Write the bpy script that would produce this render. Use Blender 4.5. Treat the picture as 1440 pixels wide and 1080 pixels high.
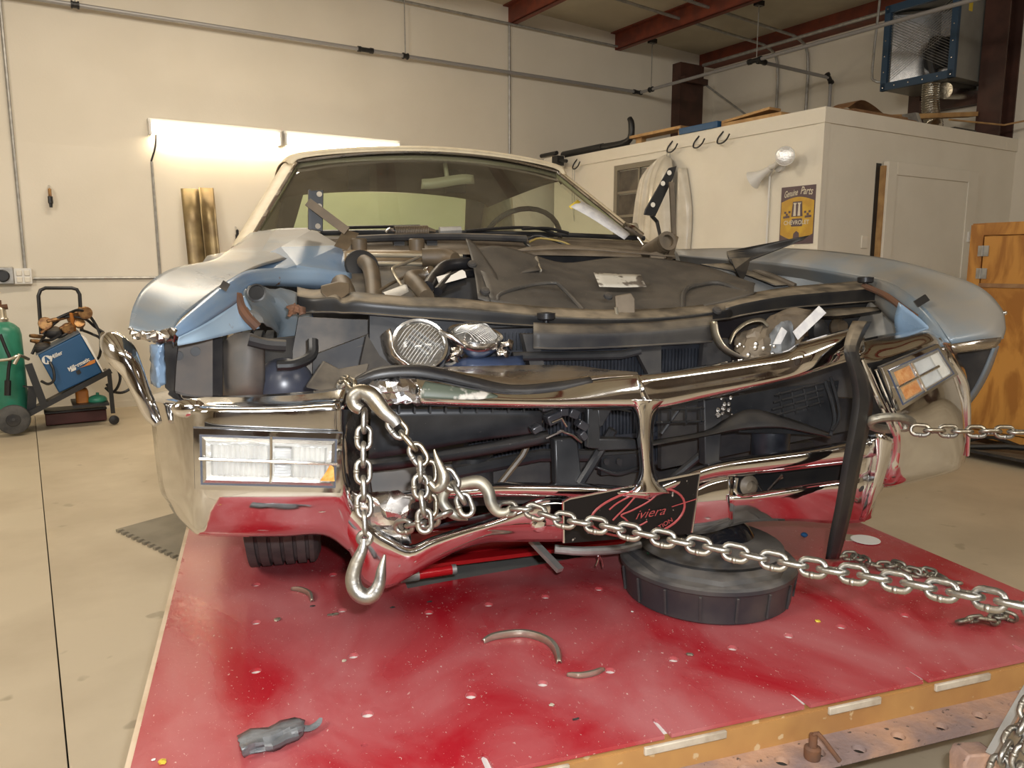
import bpy, bmesh, math, random
import numpy as np
from mathutils import Vector, Matrix, Quaternion
random.seed(7)
R = math.radians
S = bpy.context.scene
COL = S.collection
for _o in list(bpy.data.objects):
    bpy.data.objects.remove(_o)

# ---------------------------------------------------------------- camera
CAM = Vector((-.80, -1.504, .88)); YAW = R(18.3); PIT = R(8.75); FPX = 1085.0
cd = bpy.data.cameras.new('camera'); cam = bpy.data.objects.new('camera', cd); COL.objects.link(cam)
cam.location = CAM; cam.rotation_euler = (R(90) - PIT, 0, -YAW)
cd.sensor_width = 36; cd.lens = 36 * FPX / 1440; cd.clip_start = .02; cd.clip_end = 100
S.camera = cam
S.view_settings.view_transform = 'Standard'; S.view_settings.look = 'None'
S.view_settings.gamma = 1; S.view_settings.exposure = 0.35
S.view_settings.use_curve_mapping = False

# ---------------------------------------------------------------- building frame (turned against the car)
FZ = -.385
BA = R(32.2) - YAW
BU = Vector((math.cos(BA), math.sin(BA), 0)); BD = Vector((-math.sin(BA), math.cos(BA), 0))
def W(u, d, z):
    p = CAM + BU * u + BD * d
    return Vector((p.x, p.y, z + FZ))

# ---------------------------------------------------------------- light
wd = bpy.data.worlds.new('world'); S.world = wd; wd.use_nodes = True
wd.node_tree.nodes['Background'].inputs[0].default_value = (1, .93, .82, 1)
wd.node_tree.nodes['Background'].inputs[1].default_value = .03
def area(name, p, aim, sx, sy, power, col):
    l = bpy.data.lights.new(name, 'AREA'); l.shape = 'RECTANGLE'; l.size = sx; l.size_y = sy; l.energy = power; l.color = col
    o = bpy.data.objects.new(name, l); COL.objects.link(o); o.location = p
    dv = (Vector(aim) - Vector(p)).normalized()
    o.rotation_euler = dv.to_track_quat('-Z', 'Y').to_euler()
    return o
WARM = (1, .88, .70); CREAM = (1, .94, .84)
area('shop_light', W(-3.4, 1.0, 3.6), W(-1.2, 3.2, .3), 1.6, 1.6, 130, CREAM)
area('shop_light', W(-1.0, -2.6, 3.8), W(.6, 1.5, 0), 2.4, .5, 75, CREAM)
area('shop_light', W(2.5, -2.4, 3.8), W(2.9, 1.5, 0), 2.4, .5, 55, CREAM)
area('shop_light', W(1.2, 5.2, 3.8), W(1.2, 5.3, 0), 2.2, .4, 62, WARM)
fl = bpy.data.lights.new('camera_flash', 'AREA'); fl.shape = 'RECTANGLE'; fl.size = .035; fl.size_y = .02; fl.energy = 26; fl.color = (.93, .96, 1)
flo = bpy.data.objects.new('camera_flash', fl); COL.objects.link(flo)
flo.location = CAM + Vector((.05, .0, .05)); flo.rotation_euler = (R(90) - PIT, 0, -YAW)

# ---------------------------------------------------------------- from a sight line to a point on a known plane
_f = Vector((math.sin(YAW) * math.cos(PIT), math.cos(YAW) * math.cos(PIT), -math.sin(PIT)))
_r = Vector((math.cos(YAW), -math.sin(YAW), 0)); _u = _r.cross(_f)
def ray(u, v): return _f + _r * ((u - 720) / FPX) - _u * ((v - 540) / FPX)
def q(u, v, Y):
    d = ray(u, v); return CAM + d * ((Y - CAM.y) / d.y)
def qz(u, v, Z):
    d = ray(u, v); return CAM + d * ((Z - CAM.z) / d.z)
def qx(u, v, X):
    d = ray(u, v); return CAM + d * ((X - CAM.x) / d.x)
def qd(u, v, dep): return CAM + ray(u, v) * dep
def wu(u, v, U):
    d = ray(u, v); return CAM + d * (U / d.dot(BU))
def wd_(u, v, D):
    d = ray(u, v); return CAM + d * (D / d.dot(BD))
def Q(*pts): return [q(*p) for p in pts]

# ---------------------------------------------------------------- mesh building
ORG = {}
def catmull(pts, n):
    pts = [np.array(p, float) for p in pts]
    if n <= 1 or len(pts) < 3:
        if len(pts) == 2 and n > 1:
            return [pts[0] * (1 - i / n) + pts[1] * (i / n) for i in range(n)] + [pts[1]]
        return pts
    out = []
    for i in range(len(pts) - 1):
        p1, p2 = pts[i], pts[i + 1]
        p0 = pts[i - 1] if i else 2 * p1 - p2
        p3 = pts[i + 2] if i + 2 < len(pts) else 2 * p2 - p1
        for k in range(n):
            t = k / n
            out.append(.5 * ((2 * p1) + (p2 - p0) * t + (2 * p0 - 5 * p1 + 4 * p2 - p3) * t * t + (3 * p1 - p0 - 3 * p2 + p3) * t ** 3))
    out.append(pts[-1]); return out

class MB:
    def __init__(s): s.v = []; s.f = []
    def add(s, vs, fs):
        b = len(s.v); s.v += [Vector(tuple(x)) for x in vs]; s.f += [tuple(i + b for i in f) for f in fs]; return s
    def obox(s, o, a, b, c):
        o, a, b, c = (Vector(tuple(x)) for x in (o, a, b, c))
        vs = [o, o + a, o + a + b, o + b, o + c, o + a + c, o + a + b + c, o + b + c]
        fs = [(0, 3, 2, 1), (4, 5, 6, 7), (0, 1, 5, 4), (1, 2, 6, 5), (2, 3, 7, 6), (3, 0, 4, 7)]
        if a.cross(b).dot(c) < 0: fs = [f[::-1] for f in fs]
        return s.add(vs, fs)
    def box(s, x0, x1, y0, y1, z0, z1): return s.obox((x0, y0, z0), (x1 - x0, 0, 0), (0, y1 - y0, 0), (0, 0, z1 - z0))
    def wbox(s, u0, u1, d0, d1, z0, z1): return s.obox(W(u0, d0, z0), BU * (u1 - u0), BD * (d1 - d0), (0, 0, z1 - z0))
    def bar(s, p, qq, w, h, up=(0, 0, 1)):
        p = Vector(tuple(p)); qq = Vector(tuple(qq)); d = qq - p
        sd = d.cross(Vector(up)).normalized(); u2 = sd.cross(d).normalized()
        return s.obox(p - sd * w / 2 - u2 * h / 2, d, sd * w, u2 * h)
    def tube(s, pts, r, n=10, closed=False, cap=True, up=None, sm=1, flat=None):
        pts = [Vector(tuple(p)) for p in pts]
        rs = list(r) if isinstance(r, (list, tuple)) else [r] * len(pts)
        if sm > 1:
            if closed: pts2 = catmull(pts + [pts[0], pts[1]], sm); pts = [Vector(p) for p in pts2[:len(pts) * sm]]; rs = [rs[0]] * len(pts)
            else:
                rr = catmull([(x, 0, 0) for x in rs], sm); pts = [Vector(p) for p in catmull(pts, sm)]; rs = [max(1e-4, x[0]) for x in rr]
        m = len(pts); b = len(s.v); ref = None
        for i, p in enumerate(pts):
            if closed: t = pts[(i + 1) % m] - pts[i - 1]
            else: t = pts[min(i + 1, m - 1)] - pts[max(i - 1, 0)]
            t.normalize()
            if ref is None:
                ref = Vector(up) if up else (Vector((0, 0, 1)) if abs(t.z) < .9 else Vector((1, 0, 0)))
            x = ref - t * ref.dot(t)
            if x.length < 1e-5: x = t.orthogonal()
            x.normalize(); y = t.cross(x); ref = x
            fx = flat or 1
            for k in range(n):
                a = 2 * math.pi * k / n
                s.v.append(p + x * math.cos(a) * rs[i] * fx + y * math.sin(a) * rs[i])
        for i in range(m if closed else m - 1):
            for k in range(n):
                a, c = b + i * n, b + ((i + 1) % m) * n
                s.f.append((a + k, a + (k + 1) % n, c + (k + 1) % n, c + k))
        if cap and not closed:
            s.f.append(tuple(b + k for k in range(n))[::-1]); s.f.append(tuple(b + (m - 1) * n + k for k in range(n)))
        return s
    def lathe(s, prof, o=(0, 0, 0), ax=(0, 0, 1), n=24, x=None):
        o = Vector(tuple(o)); ax = Vector(tuple(ax)).normalized(); x = Vector(x).normalized() if x else ax.orthogonal().normalized(); y = ax.cross(x)
        b = len(s.v); m = len(prof)
        for r, h in prof:
            for k in range(n):
                a = 2 * math.pi * k / n
                s.v.append(o + ax * h + (x * math.cos(a) + y * math.sin(a)) * r)
        for i in range(m - 1):
            for k in range(n):
                s.f.append((b + i * n + k, b + i * n + (k + 1) % n, b + (i + 1) * n + (k + 1) % n, b + (i + 1) * n + k))
        s.f.append(tuple(b + k for k in range(n))[::-1]); s.f.append(tuple(b + (m - 1) * n + k for k in range(n)))
        return s
    def surf(s, rows, nu=1, nv=1, closed=False, jit=0):
        rows = [catmull(r, nu) for r in rows]
        cols = list(zip(*rows)); cols = [catmull(c, nv) for c in cols]
        g = list(zip(*cols)); nr, nc = len(g), len(g[0]); b = len(s.v)
        for r in g:
            for p in r:
                v = Vector(tuple(p))
                if jit: v += Vector((random.uniform(-jit, jit), random.uniform(-jit, jit), random.uniform(-jit, jit)))
                s.v.append(v)
        for i in range(nr - 1):
            for j in range(nc - 1 if not closed else nc):
                j2 = (j + 1) % nc
                s.f.append((b + i * nc + j, b + (i + 1) * nc + j, b + (i + 1) * nc + j2, b + i * nc + j2))
        return s
    def prism(s, poly, ext):
        poly = [Vector(tuple(p)) for p in poly]; ext = Vector(tuple(ext)); n = len(poly); b = len(s.v)
        s.v += poly + [p + ext for p in poly]
        s.f.append(tuple(range(b, b + n))); s.f.append(tuple(range(b + 2 * n - 1, b + n - 1, -1)))
        for i in range(n): j = (i + 1) % n; s.f.append((b + i, b + n + i, b + n + j, b + j))
        return s
    def sphere(s, c, r, n=12, m=8, sc=(1, 1, 1)):
        c = Vector(tuple(c))
        prof = [(max(.001, math.sin(math.pi * i / m)) * r, -math.cos(math.pi * i / m) * r) for i in range(m + 1)]
        t = MB().lathe(prof, (0, 0, 0), (0, 0, 1), n)
        return s.add([c + Vector((v.x * sc[0], v.y * sc[1], v.z * sc[2])) for v in t.v], t.f)
    def build(s, name, m, parent=None, solid=0, bevel=0, ang=35, sub=0, flip=False, off=0, weld=True):
        me = bpy.data.meshes.new(name)
        lo = Vector((min(v.x for v in s.v), min(v.y for v in s.v), min(v.z for v in s.v)))
        hi = Vector((max(v.x for v in s.v), max(v.y for v in s.v), max(v.z for v in s.v)))
        org = Vector(((lo.x + hi.x) / 2, (lo.y + hi.y) / 2, lo.z))
        me.from_pydata([v - org for v in s.v], [], s.f)
        bm = bmesh.new(); bm.from_mesh(me)
        if weld: bmesh.ops.remove_doubles(bm, verts=bm.verts, dist=1e-5)
        bmesh.ops.recalc_face_normals(bm, faces=bm.faces)
        lv = [v for v in bm.verts if not v.link_faces]
        if lv: bmesh.ops.delete(bm, geom=lv, context='VERTS')
        bm.to_mesh(me); bm.free()
        if flip: me.flip_normals()
        for p in me.polygons: p.use_smooth = True
        me.set_sharp_from_angle(angle=R(ang))
        me.materials.append(m)
        o = bpy.data.objects.new(name, me); COL.objects.link(o); put(o, org, parent)
        if solid:
            k = o.modifiers.new('solid', 'SOLIDIFY'); k.thickness = solid; k.offset = off
        if bevel:
            k = o.modifiers.new('bevel', 'BEVEL'); k.width = bevel; k.segments = 2; k.limit_method = 'ANGLE'; k.angle_limit = R(40)
        if sub:
            k = o.modifiers.new('sub', 'SUBSURF'); k.levels = sub; k.render_levels = sub
        return o
def put(o, org, parent):
    ORG[o.name] = Vector(org)
    if parent is not None:
        o.parent = parent; o.location = Vector(org) - ORG[parent.name]
    else: o.location = org
def tag(o, label, cat, group=None, kind=None):
    o['label'] = label; o['category'] = cat
    if group: o['group'] = group
    if kind: o['kind'] = kind
    return o
def thing(name, loc, label, cat, group=None, kind=None):
    o = bpy.data.objects.new(name, None); COL.objects.link(o); o.empty_display_size = .1; put(o, Vector(tuple(loc)), None)
    return tag(o, label, cat, group, kind)
def struct(o): o['kind'] = 'structure'; return o
def lab(o, t): o['label'] = t; return o

def text(name, s, m, parent, o, ex, ey, h, ext=.001, shear=0, width=None, bold=0, align='CENTER'):
    """flat lettering: o = centre of the baseline, ex / ey = unit directions of writing and of height"""
    cu = bpy.data.curves.new(name, 'FONT'); cu.body = s; cu.size = 1; cu.extrude = 0; cu.shear = shear; cu.align_x = align; cu.offset = bold
    to = bpy.data.objects.new(name, cu); COL.objects.link(to); bpy.context.view_layer.update()
    me = bpy.data.meshes.new_from_object(to); bpy.data.objects.remove(to)
    ex = Vector(tuple(ex)); ey = Vector(tuple(ey)); ez = ex.cross(ey)
    w = max(v.co.x for v in me.vertices) - min(v.co.x for v in me.vertices)
    kx = h * 1.4 if width is None else width / w
    mb = MB(); mb.v = [Vector(o) + ex * v.co.x * kx + ey * v.co.y * h * 1.4 + ez * ext for v in me.vertices]
    mb.f = [tuple(p.vertices) for p in me.polygons]
    return mb.build(name, m, parent, weld=False)

# ---------------------------------------------------------------- materials
def mat(name, c, rough=.5, metal=0, c2=None, ns=8, lo=.4, hi=.6, bump=0, bs=40, r2=None, dust=None, dk=.6, spec=None, coat=0, ndet=6, sp=None, spk=.7, sps=120, dist=0, emis=0, stretch=None):
    m = bpy.data.materials.new(name); m.use_nodes = True; t = m.node_tree; N = t.nodes; L = t.links
    b = N['Principled BSDF']; b.inputs['Roughness'].default_value = rough; b.inputs['Metallic'].default_value = metal
    if spec is not None: b.inputs['Specular IOR Level'].default_value = spec
    if coat: b.inputs['Coat Weight'].default_value = coat; b.inputs['Coat Roughness'].default_value = .08
    tc = N.new('ShaderNodeTexCoord'); src = tc.outputs['Object']
    if stretch:
        mp = N.new('ShaderNodeMapping'); mp.inputs['Scale'].default_value = stretch; L.new(src, mp.inputs[0]); src = mp.outputs[0]
    def noise(sc, det=ndet, ds=dist):
        n = N.new('ShaderNodeTexNoise'); n.inputs['Scale'].default_value = sc; n.inputs['Detail'].default_value = det; n.inputs['Distortion'].default_value = ds
        L.new(src, n.inputs['Vector']); return n
    def ramp(o, a, bb):
        r = N.new('ShaderNodeMapRange'); r.inputs[1].default_value = a; r.inputs[2].default_value = bb; L.new(o, r.inputs[0]); return r.outputs[0]
    def mix(fac, a, bb):
        x = N.new('ShaderNodeMix'); x.data_type = 'RGBA'
        if hasattr(fac, 'node'): L.new(fac, x.inputs[0])
        else: x.inputs[0].default_value = fac
        for i, k in ((6, a), (7, bb)):
            if hasattr(k, 'node'): L.new(k, x.inputs[i])
            else: x.inputs[i].default_value = (*k, 1)
        return x.outputs[2]
    col = c
    if c2:
        fac = ramp(noise(ns).outputs[0], lo, hi); col = mix(fac, c, c2)
        if r2 is not None:
            rr = N.new('ShaderNodeMapRange'); rr.inputs[3].default_value = rough; rr.inputs[4].default_value = r2; L.new(fac, rr.inputs[0]); L.new(rr.outputs[0], b.inputs['Roughness'])
    if dust:
        g = N.new('ShaderNodeNewGeometry'); sx = N.new('ShaderNodeSeparateXYZ'); L.new(g.outputs['True Normal'], sx.inputs[0])
        up = ramp(sx.outputs[2], .45, .95); nn = ramp(noise(14).outputs[0], .25, .7)
        mm = N.new('ShaderNodeMath'); mm.operation = 'MULTIPLY'; L.new(up, mm.inputs[0]); L.new(nn, mm.inputs[1])
        m2 = N.new('ShaderNodeMath'); m2.operation = 'MULTIPLY'; L.new(mm.outputs[0], m2.inputs[0]); m2.inputs[1].default_value = dk
        col = mix(m2.outputs[0], col, dust)
        if not (c2 and r2 is not None):
            rr = N.new('ShaderNodeMapRange'); rr.inputs[3].default_value = rough; rr.inputs[4].default_value = .85; L.new(m2.outputs[0], rr.inputs[0]); L.new(rr.outputs[0], b.inputs['Roughness'])
    if sp:
        col = mix(ramp(noise(sps, 3).outputs[0], spk, spk + .04), col, sp)
    if hasattr(col, 'node'): L.new(col, b.inputs['Base Color'])
    else: b.inputs['Base Color'].default_value = (*col, 1)
    if bump:
        bn = N.new('ShaderNodeBump'); bn.inputs['Strength'].default_value = bump; bn.inputs['Distance'].default_value = .01
        L.new(noise(bs).outputs[0], bn.inputs['Height']); L.new(bn.outputs[0], b.inputs['Normal'])
    if emis:
        b.inputs['Emission Color'].default_value = (*c, 1); b.inputs['Emission Strength'].default_value = emis
    return m
def glass(name, tint, film=(.5, .48, .42), fk=.08, ior=1.45, rough=0.0):
    m = bpy.data.materials.new(name); m.use_nodes = True; t = m.node_tree; N = t.nodes; L = t.links
    N.remove(N['Principled BSDF']); out = N['Material Output']
    tr = N.new('ShaderNodeBsdfTransparent'); tr.inputs[0].default_value = (*tint, 1)
    gl = N.new('ShaderNodeBsdfGlossy'); gl.inputs['Roughness'].default_value = rough
    df = N.new('ShaderNodeBsdfDiffuse'); df.inputs[0].default_value = (*film, 1)
    lw = N.new('ShaderNodeLayerWeight'); lw.inputs[0].default_value = .5
    pw = N.new('ShaderNodeMath'); pw.operation = 'POWER'; L.new(lw.outputs['Facing'], pw.inputs[0]); pw.inputs[1].default_value = 4
    fr = N.new('ShaderNodeMath'); fr.operation = 'MULTIPLY_ADD'; L.new(pw.outputs[0], fr.inputs[0]); fr.inputs[1].default_value = .9; fr.inputs[2].default_value = .045
    m1 = N.new('ShaderNodeMixShader'); L.new(fr.outputs[0], m1.inputs[0]); L.new(tr.outputs[0], m1.inputs[1]); L.new(gl.outputs[0], m1.inputs[2])
    m2 = N.new('ShaderNodeMixShader'); L.new(m1.outputs[0], m2.inputs[1]); L.new(df.outputs[0], m2.inputs[2])
    tc = N.new('ShaderNodeTexCoord'); n = N.new('ShaderNodeTexNoise'); n.inputs['Scale'].default_value = 5; n.inputs['Detail'].default_value = 8; L.new(tc.outputs['Object'], n.inputs['Vector'])
    mr = N.new('ShaderNodeMapRange'); mr.inputs[1].default_value = .3; mr.inputs[2].default_value = .75; mr.inputs[3].default_value = fk * .5; mr.inputs[4].default_value = fk * 1.6
    L.new(n.outputs[0], mr.inputs[0]); L.new(mr.outputs[0], m2.inputs[0])
    L.new(m2.outputs[0], out.inputs[0]); return m
TAN = (.36, .29, .20)
M = dict(
    wall=mat('wall_paint', (.74, .68, .575), .75, c2=(.70, .64, .535), ns=1.2, bump=.06, bs=60),
    wall2=mat('partition_paint', (.77, .72, .62), .45, c2=(.73, .68, .58), ns=2, bump=.12, bs=25),
    ceil=mat('ceiling_liner', (.55, .50, .38), .7, c2=(.48, .43, .32), ns=2),
    floor=mat('concrete', (.52, .44, .32), .42, c2=(.44, .365, .26), ns=1.6, bump=.05, bs=30, r2=.6, sp=(.36, .30, .21), spk=.68, sps=5),
    joint=mat('joint_dirt', (.24, .20, .14), .9),
    oxide=mat('red_oxide_steel', (.20, .042, .02), .55, c2=(.13, .03, .018), ns=6),
    brown=mat('brown_steel', (.045, .018, .012), .5, c2=(.075, .03, .02), ns=4),
    galv=mat('galvanised', (.42, .41, .39), .45, .6, c2=(.33, .32, .30), ns=20),
    pipe=mat('grey_pipe', (.34, .33, .33), .4, .3),
    blackfit=mat('black_fitting', (.015, .015, .016), .4),
    red=mat('rack_red', (.34, .012, .020), .20, c2=(.40, .12, .125), ns=3.2, lo=.36, hi=.66, r2=.42, sp=(.62, .42, .38), spk=.685, sps=210, bump=.08, bs=35, dist=.8, stretch=(1, .6, 1)),
    redp=mat('red_paint', (.42, .008, .012), .25),
    edgew=mat('worn_edge', (.50, .38, .24), .6, c2=(.62, .50, .36), ns=9),
    ochre=mat('ochre_steel', (.42, .225, .075), .45, c2=(.34, .17, .06), ns=6, sp=(.5, .36, .2), spk=.66, sps=30),
    rustp=mat('worn_perforated_steel', (.40, .24, .16), .55, c2=(.22, .16, .15), ns=7, sp=(.08, .06, .05), spk=.66, sps=60, bump=.3, bs=60),
    putty=mat('white_pad', (.50, .44, .35), .7, c2=(.34, .28, .21), ns=18),
    chrome=mat('chrome', (.78, .785, .80), .05, 1, c2=(.71, .71, .72), ns=12, r2=.12, bump=.06, bs=6),
    chromec=mat('crushed_chrome', (.80, .80, .81), .16, 1, c2=(.45, .44, .44), ns=26, r2=.35, bump=.12, bs=30),
    chromed=mat('dusty_chrome', (.62, .59, .56), .2, 1, c2=(.40, .34, .27), ns=10, r2=.42, bump=.05, bs=20),
    rubber=mat('black_rubber', (.010, .010, .012), .38, c2=(.025, .023, .022), ns=14, spec=.4),
    blackp=mat('black_plastic', (.015, .016, .018), .36, c2=(.032, .032, .034), ns=9, dust=TAN, dk=.10, sp=(.16, .15, .14), spk=.72, sps=110),
    plate=mat('dusty_black_sheet', (.040, .037, .034), .5, c2=(.075, .066, .054), ns=5, lo=.38, hi=.65, dust=(.11, .09, .068), dk=.5, sp=(.16, .14, .11), spk=.68, sps=160),
    blacks=mat('black_steel', (.012, .012, .013), .38, c2=(.022, .02, .018), ns=10, dust=TAN, dk=.75, spec=.35),
    dark=mat('dark_grey_metal', (.020, .020, .023), .5, c2=(.045, .042, .039), ns=9, dust=TAN, dk=.4, spec=.35),
    well=mat('inner_fender_grey', (.085, .08, .075), .6, c2=(.15, .12, .095), ns=7, lo=.4, hi=.65),
    radiator=mat('radiator_black', (.012, .014, .019), .4, c2=(.025, .028, .036), ns=20),
    blue=mat('pale_blue_paint', (.17, .26, .37), .24, c2=(.20, .27, .35), ns=4, r2=.38, coat=.2),
    blueb=mat('clean_blue_paint', (.165, .255, .385), .24, c2=(.21, .285, .37), ns=5, sp=(.14, .07, .03), spk=.70, sps=16, coat=.3),
    blued=mat('dusty_blue_paint', (.125, .172, .215), .26, c2=(.215, .20, .175), ns=3.2, lo=.38, hi=.62, r2=.5, dust=(.235, .205, .16), dk=.7),
    navy=mat('navy_inner_paint', (.03, .045, .09), .35),
    cream=mat('cream_vinyl', (.72, .62, .44), .5, c2=(.66, .56, .39), ns=20, bump=.1, bs=160),
    tanm=mat('dusty_tan_metal', (.17, .135, .095), .5, c2=(.11, .085, .06), ns=8, r2=.7),
    tanv=mat('tan_valve_cover', (.26, .19, .115), .35, c2=(.17, .125, .075), ns=8),
    hose=mat('dusty_hose', (.075, .055, .034), .5, c2=(.12, .085, .05), ns=10),
    interior=mat('brown_interior', (.075, .058, .042), .8, c2=(.055, .043, .032), ns=6),
    headl=mat('tan_headliner', (.20, .165, .125), .85),
    rust=mat('rust', (.13, .055, .025), .8, c2=(.10, .05, .03), ns=30),
    steel=mat('zinc_chain', (.36, .355, .34), .36, 1, c2=(.36, .33, .28), ns=28, r2=.5, bump=.12, bs=90),
    steelb=mat('bronze_zinc_hook', (.35, .31, .24), .34, 1, c2=(.33, .325, .31), ns=18, r2=.5, bump=.1, bs=70),
    steeld=mat('dull_chain', (.24, .23, .20), .45, .9, c2=(.36, .33, .26), ns=30, r2=.6),
    silver=mat('silver', (.72, .72, .72), .2, 1, c2=(.6, .6, .6), ns=30),
    reflector=mat('lamp_reflector', (.95, .94, .92), .28, .5, bump=.4, bs=70),
    white=mat('white_paint', (.72, .70, .66), .5),
    paper=mat('paper', (.62, .61, .60), .7, c2=(.52, .51, .52), ns=40),
    yellow=mat('yellow', (.62, .46, .05), .5), wirey=mat('dull_yellow_wire', (.30, .22, .06), .5),
    label=mat('old_label', (.45, .42, .36), .6, c2=(.12, .10, .08), ns=26, lo=.52, hi=.6),
    amber=mat('amber_lens', (.62, .24, .04), .15, c2=(.75, .42, .14), ns=60),
    lensw=mat('ribbed_clear_lens', (.82, .82, .81), .12, .25, c2=(.70, .70, .70), ns=30),
    tyre=mat('tyre', (.045, .045, .045), .7, c2=(.085, .082, .078), ns=12),
    ply=mat('plywood', (.50, .235, .05), .42, c2=(.32, .13, .025), ns=2.6, lo=.45, hi=.58, dist=2.5, stretch=(1.2, 1.2, .5), coat=.15),
    wood=mat('wood_board', (.50, .30, .12), .6, c2=(.36, .20, .08), ns=8),
    bwood=mat('brown_board', (.22, .11, .05), .7, c2=(.30, .17, .08), ns=10),
    bluem=mat('welder_blue', (.012, .075, .19), .4),
    bluef=mat('heater_blue', (.025, .06, .11), .45),
    green=mat('cylinder_green', (.03, .20, .125), .35, c2=(.04, .25, .16), ns=6),
    brass=mat('brass', (.42, .24, .10), .4, .7, c2=(.20, .10, .05), ns=26),
    orange=mat('orange_paint', (.55, .20, .04), .5),
    darkred=mat('dark_red_box', (.07, .015, .012), .5),
    foil=mat('flex_duct', (.62, .60, .55), .25, 1, bump=.3, bs=60),
    mat=mat('grey_mat', (.20, .175, .13), .8, c2=(.25, .22, .165), ns=5),
    signy=mat('sign_yellow', (.62, .38, .035), .4, c2=(.5, .28, .03), ns=12),
    signb=mat('sign_brown', (.10, .062, .075), .4),
    signw=mat('sign_white', (.66, .60, .48), .5),
    plastic=mat('milky_cover', (.66, .61, .52), .3, c2=(.58, .53, .44), ns=7, coat=.3),
    redscript=mat('red_script', (.26, .045, .045), .4),
    plateblk=mat('plate_black', (.008, .007, .007), .3, spec=.2, sp=(.3, .26, .22), spk=.70, sps=55),
    gasket=mat('grey_putty', (.20, .21, .22), .55, c2=(.10, .105, .11), ns=16, r2=.3, bump=.3, bs=40),
    trimg=mat('dull_trim', (.46, .41, .31), .28, .75, c2=(.52, .48, .40), ns=14),
    tube=mat('lit_tube', (1, .86, .62), .5, emis=26),
    wglass=glass('windshield_glass', (.84, .92, .78), (.42, .36, .28), .10),
    bglass=glass('rear_glass', (.84, .96, .78), (.40, .40, .32), .03),
    lglass=glass('lens_glass', (.96, .96, .95), (.7, .69, .66), .04),
)
# ================================================================ the room
BW_, RW_ = 7.667, 8.0
fl_ = thing('floor', W(2, 3, -.12), 'beige concrete workshop floor in large slabs', 'floor'); del fl_['category']; fl_['kind'] = 'structure'
for (u0, u1) in ((-6.0, -.0022), (.0022, 5.606), (5.614, 8.0)):
    for (d0, d1) in ((-4.0, 1.2), (1.208, 7.667)):
        MB().wbox(u0, u1, d0, d1, -.1, 0).build('slab', M['floor'], fl_)
MB().wbox(-6, 8, -4, 7.667, -.12, -.1).build('slab_base', M['joint'], fl_)
wb = struct(MB().wbox(-6, 8.2, BW_, BW_ + .1, -.12, 4.6).build('wall_back', M['wall']))
MB().wbox(-6, 8, BW_ - .006, BW_, .06, 2.262).build('lower_panel', M['wall'], wb)
struct(MB().wbox(-6, 8, BW_ - .012, BW_, 0, .06).build('baseboard_back', M['wall']))
struct(MB().wbox(RW_, RW_ + .1, -4, BW_, -.12, 4.6).build('wall_right', M['wall']))
struct(MB().wbox(-6.1, -6, -4.1, BW_ + .1, -.12, 4.6).build('wall_left', M['wall']))
struct(MB().wbox(-6, 8.1, -4.1, -4, -.12, 4.6).build('wall_front', M['wall']))
mat('overhead_door', (.13, .10, .08), .45)  # unseen doors behind the camera, added to darken what the chrome reflects
for i, (ua, ub) in enumerate(((-4.2, -1.15), (-.6, 3.2))):
    dg_ = struct(MB().wbox(ua, ub, -3.98, -3.93, 0, 3.0).build('door_%d' % (i + 2), bpy.data.materials['overhead_door']))
    for k in range(6): MB().wbox(ua + .02, ub - .02, -3.93, -3.90, .03 + k * .49, .48 + k * .49).build('door_section', bpy.data.materials['overhead_door'], dg_)
for i, u in enumerate((-4.6, -.9, 3.5, 6.0)): struct(MB().wbox(u - .15, u + .15, -4, -3.7, 0, 4.3).build('trim_%d' % (20 + i), M['brown']))  # unseen columns, added as dark shapes for the chrome to reflect
struct(MB().obox(W(-6.1, -4.1, 4.50), BU * 14.2 + Vector((0, 0, -.54)), BD * 11.9, (0, 0, .1)).build('ceiling', M['ceil']))
for i, u in enumerate((-2.9, -1.36, .18, 1.72, 3.25, 4.78, 6.30)):
    zt = 4.50 - .54 * (u + 6.1) / 14.2
    mb = MB().wbox(u, u + .012, -4, BW_, zt - .19, zt).wbox(u, u + .08, -4, BW_, zt - .19, zt - .178).wbox(u - .07, u + .012, -4, BW_, zt - .012, zt)
    o = struct(mb.build('trim_%d' % (i + 1), M['oxide'])); o['label'] = 'red oxide steel roof purlin'
struct(MB().wbox(7.72, 8.0, -4, BW_, 3.84, 3.99).build('trim_8', M['oxide']))
# columns and girts on the right wall
c = struct(MB().wbox(7.25, 7.66, 7.52, BW_, 0, 3.8).wbox(7.25, 7.66, 7.44, 7.54, 3.55, 3.62).build('trim_9', M['brown'])); c['label'] = 'dark brown steel column in the corner'
c = struct(MB().wbox(7.74, 7.76, 3.86, 4.08, 0, 3.95).wbox(7.98, 8.0, 3.86, 4.08, 0, 3.95).wbox(7.76, 7.98, 3.96, 3.98, 0, 3.95).build('trim_10', M['brown'])); c['label'] = 'dark brown steel column beside the wall heater'
struct(MB().wbox(7.9, 8.0, 4.74, 4.86, 0, 3.2).build('trim_11', M['brown']))
struct(MB().wbox(7.9, 8.0, 4.05, 4.74, 2.80, 2.92).build('trim_12', M['brown']))

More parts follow.
